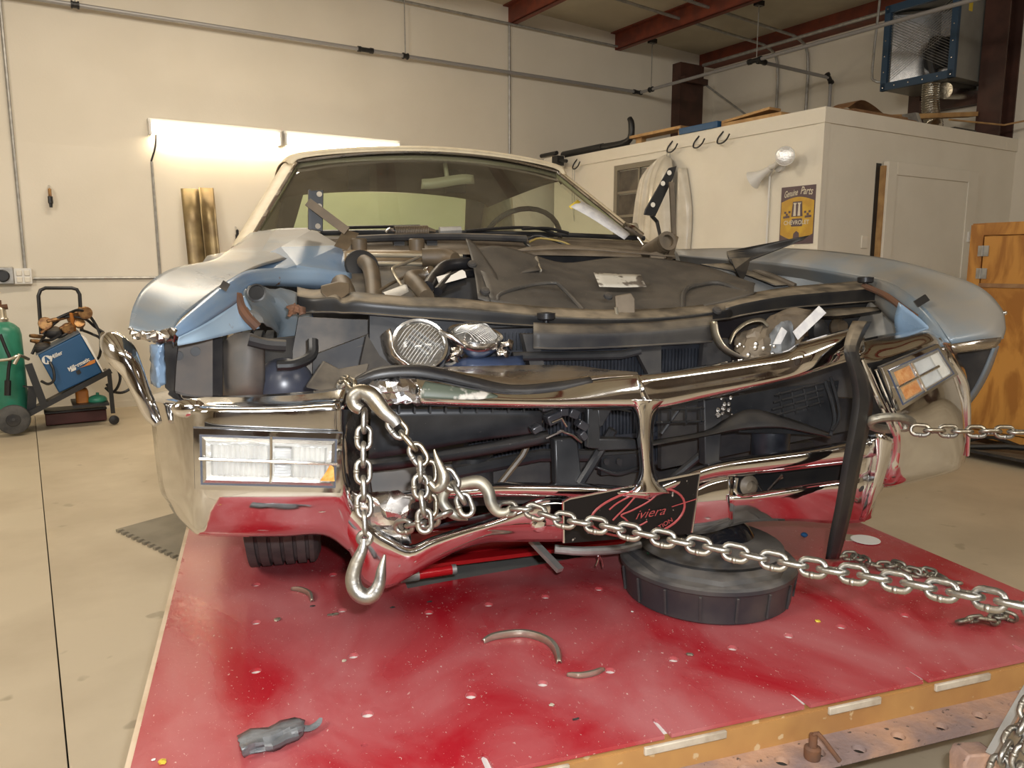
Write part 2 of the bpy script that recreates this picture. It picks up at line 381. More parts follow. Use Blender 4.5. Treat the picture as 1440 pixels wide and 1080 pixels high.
# ---- compressed air line along the walls
def fitting(par, p, dr, l=.09, r=.026):
    dr = Vector(dr).normalized(); p = Vector(p)
    return MB().tube([p - dr * l / 2, p - dr * l * .3, p - dr * l * .28, p + dr * l * .28, p + dr * l * .3, p + dr * l / 2], [r, r, r * .8, r * .8, r, r], 10).build('fitting', M['blackfit'], par)
PZ = 3.37
air = thing('air_pipe', W(4, 7.55, PZ), 'grey compressed air pipe hung along back wall and right wall', 'pipe')
MB().tube([W(-5, 7.58, PZ), W(6.62, 7.58, PZ)], .019, 10).build('pipe_run', M['pipe'], air)
MB().tube([W(6.64, 7.56, PZ), W(6.64, -1, PZ)], .019, 10).build('pipe_run', M['pipe'], air)
MB().tube([W(6.66, 5.80, PZ), W(7.86, 5.80, PZ - .02), W(7.9, 5.80, PZ - .06), W(7.9, 5.80, 2.44)], .019, 10).build('pipe_branch', M['pipe'], air)
fitting(air, W(3.06, 7.58, PZ), BU, .16, .028); fitting(air, W(3.49, 7.58, PZ), BU, .06, .032); fitting(air, W(.55, 7.58, PZ), BU, .06, .032)
fitting(air, W(6.60, 7.58, PZ), BU, .13, .028); fitting(air, W(6.64, 7.38, PZ), BD, .06, .032)
fitting(air, W(6.64, 5.80, PZ), BD, .17, .03); fitting(air, W(6.74, 5.80, PZ), BU, .12, .03); fitting(air, W(7.87, 5.80, PZ - .03), BU - Vector((0, 0, 1)), .13, .032)
for (u, d, zt) in ((.55, 7.58, 4.22), (3.49, 7.58, 4.11), (6.64, 7.38, 3.95), (6.64, 5.78, 3.95)):
    MB().tube([W(u, d, PZ + .02), W(u, d, zt)], .006, 6).build('hanger_rod', M['galv'], air)
    MB().wbox(u - .05, u + .05, d - .03, d + .03, zt - .05, zt).build('beam_clamp', M['blackfit'], air)
# ---- electrical conduits
def conduit(pts, label, r=.012, m='galv', sm=1):
    o = MB().tube(pts, r, 8, sm=sm).build('conduit', M[m]); return tag(o, label, 'conduit')
conduit([W(.03, 7.645, 1.22), W(.03, 7.645, 4.22)], 'white painted conduit rising from junction box at left end of back wall', .013)
conduit([W(4.78, 7.645, .6), W(4.78, 7.645, 3.9)], 'grey vertical conduit on the back wall behind the car roof', .013)
conduit([W(1.9, 7.62, 3.93), W(6.3, 7.62, 3.87)], 'thin grey conduit high on back wall under the roof purlins', .013)
conduit([W(.08, 7.645, 1.155), W(1.06, 7.645, 1.155)], 'thin horizontal conduit at socket height behind the welding cart')
conduit([W(1.10, 7.6, 2.44), W(1.09, 7.62, 2.3), W(1.05, 7.64, 2.17)], 'black flexible cord hanging from the strip light', .008, 'blackfit', 3)
conduit([W(1.055, 7.645, 2.17), W(1.06, 7.645, 1.155)], 'vertical conduit below the strip light cord')
for (d, a) in ((6.58, 'bent conduit curving from ceiling down right wall, nearer the corner column'), (6.15, 'bent conduit curving from ceiling down right wall, nearer the blue heater')):
    conduit([W(4.6, d, 4.02), W(7.3, d, 3.87), W(7.7, d, 3.84), W(7.9, d, 3.74), W(7.95, d, 3.5), W(7.95, d, 3.2), W(7.95, d, 2.44)], a, .017, sm=4)
conduit([W(7.62, -3, 3.80), W(7.62, 7.5, 3.80)], 'long grey conduit running under the eave of right wall', .02)
o = MB().tube([W(7.62, 7.6, 3.66), W(7.95, 6.9, 3.05)], .012, 8).tube([W(7.60, 7.62, 3.68), W(7.64, 7.56, 3.64)], .03, 8).build('brace_rod', M['galv']); tag(o, 'diagonal steel brace rod from the corner column', 'rod')
# ---- back wall fittings
o = thing('junction_box', W(0, 7.62, 1.11), 'white four gang junction box on the back wall', 'electrical box')
MB().wbox(-.06, .075, 7.60, 7.66, 1.11, 1.24).build('box_body', M['white'], o, bevel=.006)
for (a, z) in ((-.035, 1.125), (.02, 1.125), (-.035, 1.18), (.02, 1.18)): MB().wbox(a, a + .04, 7.592, 7.60, z, z + .042).build('cover_plate', M['wall2'], o, bevel=.004)
o = thing('power_outlet', W(-.13, 7.62, 1.1), 'grey box with round black power outlet at left edge of back wall', 'outlet')
MB().wbox(-.21, -.05, 7.59, 7.66, 1.11, 1.25).build('outlet_box', M['galv'], o, bevel=.008)
MB().lathe([(.05, 0), (.05, .02), (.042, .024), (.042, .012)], W(-.13, 7.59, 1.18), -BD, 20).build('outlet_socket', M['blackfit'], o)
for (u, z0, z1, l) in ((.255, 1.74, 1.92, 'brass air hose coupler hanging on the bare wall above welding cart'), (1.745, 1.46, 1.62, 'black air hose coupler on wall beside windshield pillar')):
    o = thing('air_coupler', W(u, 7.62, z0), l, 'coupler')
    MB().tube([W(u, 7.6, z0 + .09), W(u, 7.6, z1 - .03)], .013, 8).build('coupler_body', M['brass'] if z0 > 1.6 else M['blackfit'], o)
    MB().tube([W(u, 7.6, z1 - .03), W(u, 7.66, z1)], .009, 8).build('wall_elbow', M['silver'], o)
    MB().tube([W(u, 7.6, z0), W(u, 7.6, z0 + .03), W(u, 7.6, z0 + .035), W(u, 7.6, z0 + .09)], [.012, .014, .019, .019], 10).build('coupler_tip', M['blackfit'], o)
for i, (u0, u1) in enumerate(((1.04, 2.19), (2.22, 3.41))):
    o = thing('strip_light', W((u0 + u1) / 2, 7.6, 2.42), ('lit fluorescent strip light on back wall, the one nearer the junction box', 'lit fluorescent strip light on back wall, directly behind car roof')[i], 'strip light', 'strip lights on the back wall')
    MB().wbox(u0, u1, 7.585, 7.665, 2.49, 2.53).build('housing', M['white'], o)
    for z in (2.455, 2.415): MB().tube([W(u0 + .02, 7.58, z), W(u1 - .02, 7.58, z)], .017, 10).build('tube', M['tube'], o)
    for u in (u0, u1 - .02): MB().wbox(u, u + .02, 7.555, 7.665, 2.39, 2.50).build('end_cap', M['white'], o)
# leaning sheet metal sections
for i, (u0, u1, zt, l) in enumerate(((1.27, 1.43, 1.945, 'flat bronze metal panel leaning on back wall below strip light'), (1.415, 1.545, 1.96, 'curved bronze metal trough leaning on the back wall beside flat panel'))):
    rows = []
    for k in range(9):
        a = k / 8; bow = (.035 * math.sin(math.pi * a) * (1, -1)[i] + .03 * i)
        rows.append([W(u0 + (u1 - u0) * a + .02, 7.30 - bow, 0.0), W(u0 + (u1 - u0) * a, 7.585 - bow, zt)])
    tag(MB().surf(rows, 6, 1).build('leaning_panel', mat('bronze_sheet', (.30, .225, .11), .38, .5, c2=(.17, .12, .06), ns=5), solid=.004), l, 'metal panel')

# ---- the partition room (shed) in the right corner
SU, SD, SH = 5.16, 3.82, 2.40
ws = struct(MB().wbox(SU, SU + .1, SD, 6.22, 0, 2.4).wbox(SU, SU + .1, 6.22, 7.30, 0, 2.4).build('wall_partition_left', M['wall2']))
struct(MB().wbox(SU + .1, RW_, SD, SD + .1, 0, 2.4).build('wall_partition_right', M['wall2']))
struct(MB().wbox(SU, RW_, SD, 7.3, 2.4, 2.43).build('ceiling_partition', M['wall2']))
struct(MB().wbox(SU - .014, SU, SD - .014, 7.30, 2.318, 2.43).wbox(SU, RW_, SD - .014, SD, 2.318, 2.43).build('trim_13', M['wall2'], bevel=.003))
struct(MB().wbox(SU - .006, SU + .0, SD - .006, SD + .06, 0, 2.318).wbox(SU, SU + .06, SD - .006, SD, 0, 2.318).build('trim_14', M['wall2']))
# dark window with glazing bars
w1 = struct(MB().wbox(SU - .03, SU, 6.17, 6.22, 1.25, 2.25).wbox(SU - .03, SU, 5.50, 5.55, 1.25, 2.25).wbox(SU - .03, SU, 5.55, 6.17, 2.20, 2.25).wbox(SU - .03, SU, 5.55, 6.17, 1.25, 1.30).build('window_1', mat('grey_frame', (.22, .19, .14), .6)))
for k, z in enumerate((1.30, 1.53, 1.75, 1.98)):
    for d in (5.55, 5.86):
        MB().wbox(SU - .012, SU - .006, d + .012, d + .295, z + .012, z + .21).build('pane', mat('grimy_pane', (.06, .05, .04), .15, c2=(.11, .09, .07), ns=6) if (k, d) == (0, 5.55) else bpy.data.materials['grimy_pane'], w1)
    MB().wbox(SU - .02, SU - .004, 5.55, 6.17, z - .012, z + .012).build('glazing_bar', bpy.data.materials['grey_frame'], w1)
MB().wbox(SU - .02, SU - .004, 5.845, 5.87, 1.3, 2.2).build('glazing_bar', bpy.data.materials['grey_frame'], w1)
# sliding door
d1 = struct(MB().wbox(5.91, 7.27, SD - .05, SD - .012, 0, 2.085).build('door_1', M['wall2'], bevel=.004))
MB().wbox(5.835, 5.90, SD - .004, SD, 0, 2.07).build('door_gap', M['blackfit'], d1)
MB().wbox(5.885, 5.908, SD - .045, SD - .004, 0, 2.05).build('door_edge', M['wood'], d1)
for (a, b_, z0, z1) in ((5.91, 6.03, 0, 2.085), (7.11, 7.27, 0, 2.085), (6.03, 7.11, 1.985, 2.085)):
    MB().wbox(a, b_, SD - .062, SD - .05, z0, z1).build('door_stile', M['wall2'], d1, bevel=.003)
MB().wbox(7.16, 7.24, SD - .078, SD - .062, 1.47, 1.56).lathe([(.02, 0), (.02, .03), (.014, .032)], W(7.20, SD - .078, 1.515), -BD, 12).build('door_handle', M['white'], d1)
struct(MB().wbox(5.70, 5.78, SD - .01, SD, 1.40, 1.50).build('trim_15', M['wall2'], bevel=.003))
# hooks on the partition fascia
for (d, wire, l) in ((6.86, 1, 'black J hook with long wire loop, the farthest along partition fascia'), (5.41, 1, 'black J hook holding the white plastic covered panel'), (5.08, 0, 'black J hook at end of the blue board'), (4.80, 0, 'black J hook below the brown board, nearest the floodlight')):
    z = 2.36
    o = thing('wall_hook', W(SU - .02, d, z - .06), l, 'hook')
    P = [W(SU - .014, d, z + .03), W(SU - .03, d + .04, z - .02), W(SU - .05, d + .03, z - .065), W(SU - .06, d - .03, z - .075), W(SU - .06, d - .08, z - .05), W(SU - .06, d - .11, z - .01)]
    MB().tube(P, .007, 8, sm=4).build('hook_arm', M['blackfit'], o)
    if wire:
        L_ = .62 if d > 6 else .22
        MB().tube([W(SU - .06, d + .02, z - .075), W(SU - .05, d + .035, z - L_ * .6), W(SU - .03, d + .02, z - L_), W(SU - .05, d - .01, z - L_ * .6), W(SU - .06, d - .015, z - .075)], .0035, 6).build('wire', M['galv'], o)
# plastic covered panel hanging on the partition
rows = []
prof = [(0.00, .10), (.10, .085), (.18, .105), (.26, .085), (.40, .125), (.54, .11), (.62, .155), (.80, .17), (.93, .15), (1.0, .10)]
for k in range(13):
    t = (k / 12) ** 1.6; z = 2.245 - 1.05 * t
    wl = 5.55 + .12 * math.sqrt(min(1, t * 6)) + .20 * t ** .7; wr = 5.43 - .13 * math.sqrt(min(1, t * 7)) - .03 * t
    rows.append([W(SU - .03 - dp * (1 - math.exp(-t * 10)) - .01 * math.sin(9 * a + 5 * t), wl + (wr - wl) * a, z + .03 * math.sin(a * 3.14)) for a, dp in prof])
o = thing('covered_panel', W(SU - .1, 5.5, 1.2), 'white plastic covered body panel hanging on partition wall beside window', 'car panel')
MB().surf(rows, 3, 2).build('cover', M['plastic'], o, solid=.004, ang=60)
rows = []
for k in range(9):
    t = k / 8; z = 2.13 - .95 * t; wr = 5.22 - .10 * math.sin(min(1, t * 1.6) * 1.57) + .06 * max(0, t - .35)
    rows.append([W(SU - .02, 5.30, z), W(SU - .075, 5.27, z), W(SU - .07, (5.27 + wr) / 2, z), W(SU - .05, wr + .015, z), W(SU - .01, wr, z)])
MB().surf(rows, 3, 2).build('cover_flap', M['plastic'], o, solid=.004, ang=60)
# twin floodlight
o = thing('floodlight', W(SU - .1, 4.2, 1.45), 'twin floodlight with one silver lamp facing out on partition wall', 'floodlight')
cc = W(SU - .06, 4.20, 2.045)
MB().lathe([(.05, 0), (.05, .025), (.03, .03)], W(SU, 4.20, 2.045), -BU, 16).build('base', M['white'], o)
a1 = W(SU - .10, 4.40, 1.99); dr = (a1 - cc).normalized()
MB().tube([cc, cc + dr * .05], .02, 10).lathe([(.025, .05), (.028, .10), (.035, .13), (.065, .21), (.078, .22), (.075, .215), (.05, .17)], cc, dr + Vector((0, 0, -.25)), 20).build('lamp_holder', M['white'], o)
a2 = W(SU - .14, 4.05, 2.09)
MB().tube([cc, a2], .016, 10).build('arm', M['white'], o)
dr = (CAM + Vector((0, 0, .5)) - a2).normalized()
MB().lathe([(.02, -.09), (.04, -.06), (.072, -.01), (.075, .0), (.072, .01), (.06, .008)], a2, dr, 24).build('lamp_shell', M['white'], o)
MB().lathe([(.066, .011), (.055, .017), (.03, .022), (.004, .023)], a2, dr, 24).build('lamp_lens', M['reflector'], o)
MB().tube([cc, W(SU - .02, 4.28, 1.98), W(SU - .015, 4.29, 1.86), W(SU - .015, 4.29, 1.0)], .009, 8, sm=3).build('cable', M['white'], o)
# tin sign
o = thing('tin_sign', W(SU - .006, 4.01, 1.43), 'yellow and brown tin parts sign on the partition wall', 'sign')
d0, d1_, z0, z1 = 3.855, 4.172, 1.43, 1.872
sgn = MB().wbox(SU - .008, SU - .001, d0, d1_, z0, z1).build('sign_plate', M['signb'], o)
EX, EY = -BD, Vector((0, 0, 1)); EN = -BU
def sp_(a, z, e): return W(SU - .008 - e, d1_ - a, z0 + z)   # a along the sign from its left edge
pl = []
for k in range(13):
    a = k / 12 * .301 + .008; pl.append(sp_(a, .325 + .035 * math.sin(math.pi * k / 12), .001))
for k in range(13):
    a = .309 - k / 12 * .301; pl.append(sp_(a, .075 - .045 * math.sin(math.pi * k / 12), .001))
mb = MB(); mb.v = pl; mb.f = [tuple(range(len(pl)))]; mb.build('yellow_field', M['signy'], o)
text('lettering', 'Genuine', M['signw'], o, sp_(.092, .367, .003), (EX + EY * .12).normalized(), EY, .05, shear=.35, width=.125, bold=.012)
text('lettering', 'Parts', M['signw'], o, sp_(.235, .375, .003), (EX - EY * .10).normalized(), EY, .058, shear=.35, width=.115, bold=.012)
MB().prism([sp_(.11, .135, .0015), sp_(.21, .135, .0015), sp_(.215, .165, .0015), sp_(.205, .195, .0015), sp_(.115, .195, .0015), sp_(.105, .165, .0015)], EN * .001).build('emblem', M['signb'], o)
text('lettering', 'CHEVROLET', M['signw'], o, sp_(.158, .150, .004), EX, EY, .032, width=.235, bold=.02)
for (a, w_) in ((.125, .024), (.165, .024)):
    MB().prism([sp_(a, .215, .002), sp_(a + w_, .215, .002), sp_(a + w_ * .8, .30, .002), sp_(a + w_ * 1.2, .315, .002), sp_(a - w_ * .2, .315, .002), sp_(a + w_ * .2, .30, .002)], EN * .002).build('engine_picture', M['signw'], o)
MB().prism([sp_(.105, .21, .001), sp_(.21, .21, .001), sp_(.20, .325, .001), sp_(.115, .325, .001)], EN * .0008).build('engine_shadow', M['signb'], o)  # dark printed shape behind the engine picture
for (a0, sg) in ((.03, 1), (.29, -1)):
    for i in range(3):
        for j in range(3):
            if (i + j) % 2 == 0 or j == 0:
                p = sp_(a0 + sg * (i * .02 + j * .004), .20 + j * .018 + i * .003 * sg * .5, .0015)
                MB().obox(p, EX * .019 * sg, EY * .017, EN * .001).build('flag_square', M['signb'], o)
MB().prism([sp_(.13, .035, .002), sp_(.19, .035, .002), sp_(.185, .085, .002), sp_(.16, .10, .002), sp_(.135, .08, .002)], EN * .001).build('figure_picture', M['signb'], o)
# ---- things lying on the partition roof
ZR = 2.43
tag(MB().wbox(5.15, 5.29, 5.32, 6.02, ZR + .06, ZR + .085).wbox(5.2, 5.26, 5.9, 5.98, ZR, ZR + .06).wbox(5.2, 5.26, 5.34, 5.4, ZR, ZR + .06).build('wood_board', M['wood']), 'light wood board on two blocks on the partition roof beside corner column', 'board')
tag(MB().wbox(5.13, 5.20, 4.86, 5.32, ZR, ZR + .055).build('blue_board', M['bluem'], bevel=.004), 'blue painted board on the partition roof edge', 'board')
tag(MB().obox(W(5.16, 4.84, ZR), BU * .14, BD * -.62, (0, 0, .03)).obox(W(5.16, 4.84, ZR + .03), BU * .14, BD * -.5 + Vector((0, 0, .035)), (0, 0, .02)).build('brown_board', M['wood']), 'tan board propped on the partition roof above the floodlight', 'board')
o = thing('exhaust_pipe', W(5.3, 6.6, ZR), 'black exhaust muffler with upturned tail pipe on partition roof', 'muffler')
MB().tube([W(5.25, 7.25, ZR + .05), W(5.25, 6.55, ZR + .05)], [.045, .045], 14).build('muffler_body', M['blackfit'], o)
MB().tube([W(5.25, 6.55, ZR + .05), W(5.25, 6.25, ZR + .05), W(5.25, 6.12, ZR + .09), W(5.25, 6.11, ZR + .22), W(5.25, 6.14, ZR + .28)], [.04, .035, .032, .032, .026], 12, sm=3).build('tail_pipe', M['blackfit'], o)
MB().tube([W(5.30, 7.25, ZR + .02), W(5.30, 6.2, ZR + .03)], .02, 8).build('bracket', M['blackfit'], o)
o = thing('roof_box', W(5.14, 7.2, ZR - .12), 'small white bracket box with black clamp at far end of partition', 'box')
MB().wbox(5.00, 5.14, 7.08, 7.28, ZR - .11, ZR + .02).build('box_body', M['wall2'], o, bevel=.004)
MB().wbox(4.97, 5.06, 6.98, 7.08, ZR - .10, ZR - .0).tube([W(5, 7.0, ZR - .05), W(5, 6.85, ZR - .07)], .018, 8).tube([W(4.98, 7.3, ZR + .03), W(4.98, 7.0, ZR + .03)], .022, 8).build('clamp', M['blackfit'], o)
tag(MB().wbox(5.42, 6.45, 3.88, 3.98, ZR, ZR + .03).wbox(5.62, 6.35, 3.9, 4.0, ZR + .03, ZR + .05).surf([[W(5.55, 3.9, ZR + .05), W(5.7, 3.9, ZR + .12), W(5.85, 3.9, ZR + .10), W(6.0, 3.9, ZR + .05)], [W(5.55, 4.1, ZR + .05), W(5.7, 4.1, ZR + .12), W(5.85, 4.1, ZR + .10), W(6.0, 4.1, ZR + .05)]], 3, 1).build('board_pile', M['bwood']), 'brown boards with curled piece on partition roof above door', 'boards')
tag(MB().obox(W(6.50, 3.88, ZR), BU * .05, BD * .12, Vector((-.06, 0, .10))).obox(W(6.5, 3.88, ZR), BU * .3, BD * .12, (0, 0, .02)).build('angle_bracket', M['galv']), 'grey angle bracket on the partition roof at end of brown boards', 'bracket')
tag(MB().obox(W(6.62, 4.3, ZR + .12), BU * 1.1 + BD * -.25 + Vector((0, 0, .10)), BD * .1, (0, 0, .04)).build('lumber_stick', M['wood']), 'long yellow lumber stick lying under the heater duct', 'board')
tag(MB().wbox(7.0, 7.35, 3.86, 3.93, ZR, ZR + .03).build('black_bar', M['blackfit']), 'small black bar at edge of partition roof below heater', 'bar')
tag(MB().tube([W(6.9, 3.86, ZR + .08), W(7.7, 3.8, ZR + .10), W(7.95, 3.0, ZR + .2), W(7.95, 1.0, ZR + .3)], .008, 6).build('pale_rope', M['wood']), 'thin pale rope strung past the column over partition roof', 'rope')
# ---- unit heater on the right wall
HU, H0, H1, Z0, Z1 = 7.34, 4.10, 4.80, 2.99, 3.72
o = thing('unit_heater', W(7.6, 4.4, Z0), 'grey unit heater with blue framed mesh front high on right wall', 'heater')
MB().wbox(HU + .02, 7.95, H0, H0 + .02, Z0, Z1).wbox(HU + .02, 7.95, H1 - .02, H1, Z0, Z1).wbox(HU, 7.95, H0, H1, Z0 - .02, Z0).wbox(HU, 7.95, H0, H1, Z1, Z1 + .02).wbox(7.9, 7.95, H0, H1, Z0, Z1).build('cabinet', mat('heater_grey', (.24, .235, .21), .45, c2=(.2, .195, .175), ns=4), o)
f = MB().wbox(HU - .02, HU + .02, H0 - .01, H0 + .05, Z0 - .03, Z1 + .03).wbox(HU - .02, HU + .02, H1 - .05, H1 + .01, Z0 - .03, Z1 + .03).wbox(HU - .02, HU + .02, H0, H1, Z0 - .03, Z0 + .04).wbox(HU - .02, HU + .02, H0, H1, Z1 - .04, Z1 + .03).build('front_frame', M['bluef'], o)
for k in range(6):
    t = k / 5
    for (d_, z_) in ((H0 + .02, Z0 + t * (Z1 - Z0)), (H1 - .02, Z0 + t * (Z1 - Z0))): MB().lathe([(.009, 0), (.007, .006), (.001, .007)], W(HU - .02, d_, z_), -BU, 8).build('screw', M['silver'], f)
    if 0 < k < 5: MB().lathe([(.009, 0), (.007, .006), (.001, .007)], W(HU - .02, H0 + t * (H1 - H0), Z0 + .005), -BU, 8).build('screw', M['silver'], f)
mb = MB()
for k in range(-26, 27):
    for sg in (1, -1):
        pts = []
        for t in (0, 1):
            d_ = H0 + .05 + t * .6; z_ = Z0 + .38 + k * .025 + sg * (t - .5) * .36; pts.append((d_, z_))
        (da, za), (db, zb) = pts
        if max(za, zb) < Z1 - .03 and min(za, zb) > Z0 + .03: mb.tube([W(HU + .01, da, za), W(HU + .01, db, zb)], .0022, 4, cap=False)
g = mb.build('wire_guard', M['galv'], o); g['kind'] = 'stuff'
ro = []
for k in range(13):
    a = math.pi * (k / 12 - .5); ro.append([W(HU + .08 + .30 * math.cos(a), H0 + .36 + .0, Z0)] and [W(HU + .36 - .28 * abs(math.sin(a)), H0 + .36 + .33 * math.sin(a), Z0 + .03), W(HU + .36 - .28 * abs(math.sin(a)), H0 + .36 + .33 * math.sin(a), Z1 - .02)])
MB().surf(ro, 3, 1).build('heat_reflector', M['silver'], o)
MB().lathe([(.07, 0), (.075, .05), (.06, .12), (.02, .14)], W(HU + .28, H0 + .30, Z0 + .36), -BU, 18).tube([W(HU + .14, H0 + .30, Z0 + .36), W(HU + .12, H0 + .30, Z0 + .2), W(HU + .14, H0 + .26, Z0 + .02)], .03, 10, sm=3).lathe([(.12, 0), (.12, .06), (.10, .07)], W(HU + .30, H0 + .30, Z0 + .26), -BU, 18).build('motor', M['dark'], o)
pts = [W(HU + .10, H0 + .26, Z0 - .02), W(HU + .10, H0 + .26, Z0 - .14), W(HU + .09, H0 + .24, Z0 - .28), W(HU + .06, H0 + .18, Z0 - .42), W(HU - .08, H0 + .12, Z0 - .52)]
cs = catmull(pts, 12)
MB().tube(cs, [.072 + (.008 if k % 2 else 0) for k in range(len(cs))], 16).build('flex_duct', M['foil'], o)
MB().tube([W(HU + .16, H0 + .16, Z0 - .10), W(7.92, H0 + .16, Z0 - .06)], .075, 16).build('flue_pipe', M['foil'], o)
MB().tube([W(HU - .03, H1 + .06, Z0 + 1.0), W(HU - .03, H1 + .10, Z0 + .2), W(HU - .03, H1 + .06, Z0 + .08), W(HU - .0, H1 + .01, Z0 + .06)], .012, 8, sm=3).build('power_cord', M['galv'], o)
MB().wbox(7.5, 7.56, H0 - .002, H0, Z1 - .16, Z1 - .06).build('rating_label', M['yellow'], o)
# ---- plywood cabinet at the right
U = 5.5
def cp(v_, d_): return d_, v_
o = thing('plywood_cabinet', W(U, 2.3, .09), 'large plywood cabinet with galvanised hinges at right side of shop', 'cabinet')
dL, zt, zb = 2.865, 1.545, .09
MB().wbox(U + .02, U + .55, .9, dL, zb, zt).build('carcass', M['ply'], o)
MB().wbox(U, U + .02, dL - .085, dL, zb, zt - .01).build('frame_post', M['ply'], o)
dr = MB().wbox(U - .012, U + .018, 1.0, dL - .10, 1.14, zt - .09).build('door', M['ply'], o)
dr2 = MB().wbox(U - .012, U + .018, 1.0, dL - .10, zb + .06, 1.12).build('door', M['ply'], o)
MB().wbox(U, U + .02, .9, dL - .085, zt - .08, zt).build('top_rail', M['ply'], o); MB().wbox(U, U + .02, .9, dL - .085, zb, zb + .05).build('bottom_rail', M['ply'], o)
MB().wbox(U - .02, U + .02, 1.0, dL - .09, 1.118, 1.145).build('middle_rail', M['bwood'], o)
for (z, pr) in ((1.36, dr), (1.21, dr), (1.05, dr2)):
    MB().wbox(U - .018, U - .012, dL - .135, dL - .095, z - .035, z + .035).wbox(U - .006, U - .0, dL - .095, dL - .06, z - .035, z + .035).tube([W(U - .02, dL - .096, z - .035), W(U - .02, dL - .096, z + .035)], .007, 8).build('hinge', M['galv'], o)
for (d_) in (2.75, 1.0): MB().wbox(U + .06, U + .5, d_, d_ + .08, 0, zb).build('foot', M['bwood'], o)
o = thing('tool_dolly', W(5.35, 2.5, 0), 'low dark dolly with clutter on floor under plywood cabinet', 'dolly')
MB().wbox(5.18, 5.44, 1.6, 2.78, .05, .07).build('deck', M['dark'], o)  # added dark tray, stands in for the dark recess under the cabinet
for d_ in (1.7, 2.7): MB().lathe([(.025, -.015), (.025, .015)], W(5.25, d_, .025), BD, 12).build('wheel', M['blackfit'], o)
MB().tube([W(5.2, 2.6, .08), W(5.3, 2.3, .12), W(5.25, 2.0, .08)], .02, 8, sm=3).tube([W(5.35, 2.7, .08), W(5.3, 2.5, .15), W(5.3, 2.2, .09)], .012, 6, sm=3).build('hose', M['blackfit'], o)
# ================================================================ welding cart and gas cylinder (seen on a vertical plane 6.8 m into the shop)
WD = 6.82
def c_(u, v, o=0.0): return wd_(u, v, WD + o)
cart = thing('welding_cart', W(.25, WD, 0), 'black tilted welding cart loaded with tools and hoses by back wall', 'cart')
BDo = BD * .36
MB().tube([c_(58, 470, .2), c_(54, 416, .2), c_(57, 408, .2), c_(64, 405, .2), c_(101, 405, .2), c_(108, 407, .2), c_(112, 414, .2), c_(115, 466, .2)], .014, 10).build('handle', M['blackfit'], cart)
for a in (0, .34):
    MB().bar(c_(33, 586, a), c_(156, 521, a), .04, .04).build('side_rail', M['blackfit'], cart)
    MB().bar(c_(153, 520, a), c_(159, 581, a), .03, .03, up=tuple(BD)).build('leg', M['blackfit'], cart)
    MB().bar(c_(40, 512, a), c_(62, 570, a), .05, .05, up=tuple(BD)).build('upright', M['blackfit'], cart)
    MB().lathe([(.008, -.02), (.035, -.014), (.038, 0), (.035, .014), (.008, .02)], c_(160.5, 590.5, a), BD, 16).build('caster', M['blackfit'], cart)
    MB().lathe([(.02, -.03), (.09, -.028), (.108, -.02), (.112, 0), (.108, .02), (.09, .028), (.02, .03)], c_(19, 590, a - .06), BD, 24).build('wheel', M['tyre'], cart)
    MB().lathe([(.01, -.035), (.045, -.033), (.05, -.028), (.05, .03)], c_(19, 590, a - .06), BD, 16).build('hub', M['dark'], cart)
MB().tube([c_(19, 590, -.1), c_(19, 590, .34)], .012, 8).build('axle', M['dark'], cart)
MB().obox(c_(103, 574), c_(154, 570) - c_(103, 574), BDo, (0, 0, .02)).build('lower_shelf', M['blackfit'], cart)
MB().obox(c_(40, 586, .02), c_(154, 526, .02) - c_(40, 586, .02), BD * .32, (0, 0, .012)).build('tray', M['dark'], cart)
MB().bar(c_(32, 543, .05), c_(46, 545, .05), .05, .008).bar(c_(46, 543, .05), c_(44, 578, .05), .06, .01, up=tuple(BD)).build('cylinder_plate', M['blackfit'], cart)
# welder
wl = thing('welder', c_(84, 555, .02), 'blue wire feed welder with white lettering strapped on tilted cart', 'welder')
a0, a1, a2, a3 = c_(53, 499, -.01), c_(113, 469, -.01), c_(144, 524, -.01), c_(83, 553, -.01)
MB().prism([a0, a1 * .9 + a0 * .1, a1, a1 * .85 + a2 * .15, a2, a3], BD * .34).build('case', M['bluem'], wl, bevel=.01)
ex = (a1 - a0).normalized(); ey = (a0 - a3).normalized()
MB().prism([a1 + ex * .001, a1 * .86 + a2 * .14 + ex * .02, a2 + ex * .012, a2 - ey * .01 + ex * .005, a1 - ey * .01], BD * .33).build('front_panel', M['white'], wl)
MB().prism([a0 - ex * .012, a0 + ey * .006, a1 + ey * .012, a1 + ey * .004, a0 - ey * .0], BD * .33).build('top_cover', mat('worn_blue', (.10, .13, .17), .5), wl)
fo = lambda u, v: c_(u, v, -.014)
text('lettering', 'Miller', M['white'], wl, fo(80.5, 501.5), ex, ey, .030, width=.088, bold=.02)
text('lettering', 'Millermatic', M['white'], wl, fo(112, 514.5), ex, ey, .030, width=.165, bold=.03)
MB().prism([fo(118, 514.5), fo(126, 508), fo(134, 505), fo(134, 510), fo(127, 513), fo(111, 517.5)], -BD * .0008).build('orange_swoosh', M['orange'], wl)
MB().prism([fo(100, 519), fo(107, 516.5), fo(107, 520), fo(100, 523)], -BD * .001).build('white_tag', M['white'], wl)
ctr = fo(66, 506)
MB().lathe([(.034, 0), (.034, .002)], ctr, -BD, 20).build('logo_disc', M['white'], wl)
MB().prism([ctr - BD * .003 - ex * .02 - ey * .015, ctr - BD * .003 - ex * .005 + ey * .028, ctr - BD * .003 + ex * .004 + ey * .028, ctr - BD * .003 + ex * .02 - ey * .012, ctr - BD * .003 + ex * .008 - ey * .02, ctr - BD * .003 - ey * .0, ctr - BD * .003 - ex * .008 - ey * .02], -BD * .001).build('logo_mark', M['bluem'], wl)
MB().obox(fo(109, 527), ex * .03, ey * .03, -BD * .004).build('knob', M['blackfit'], wl)
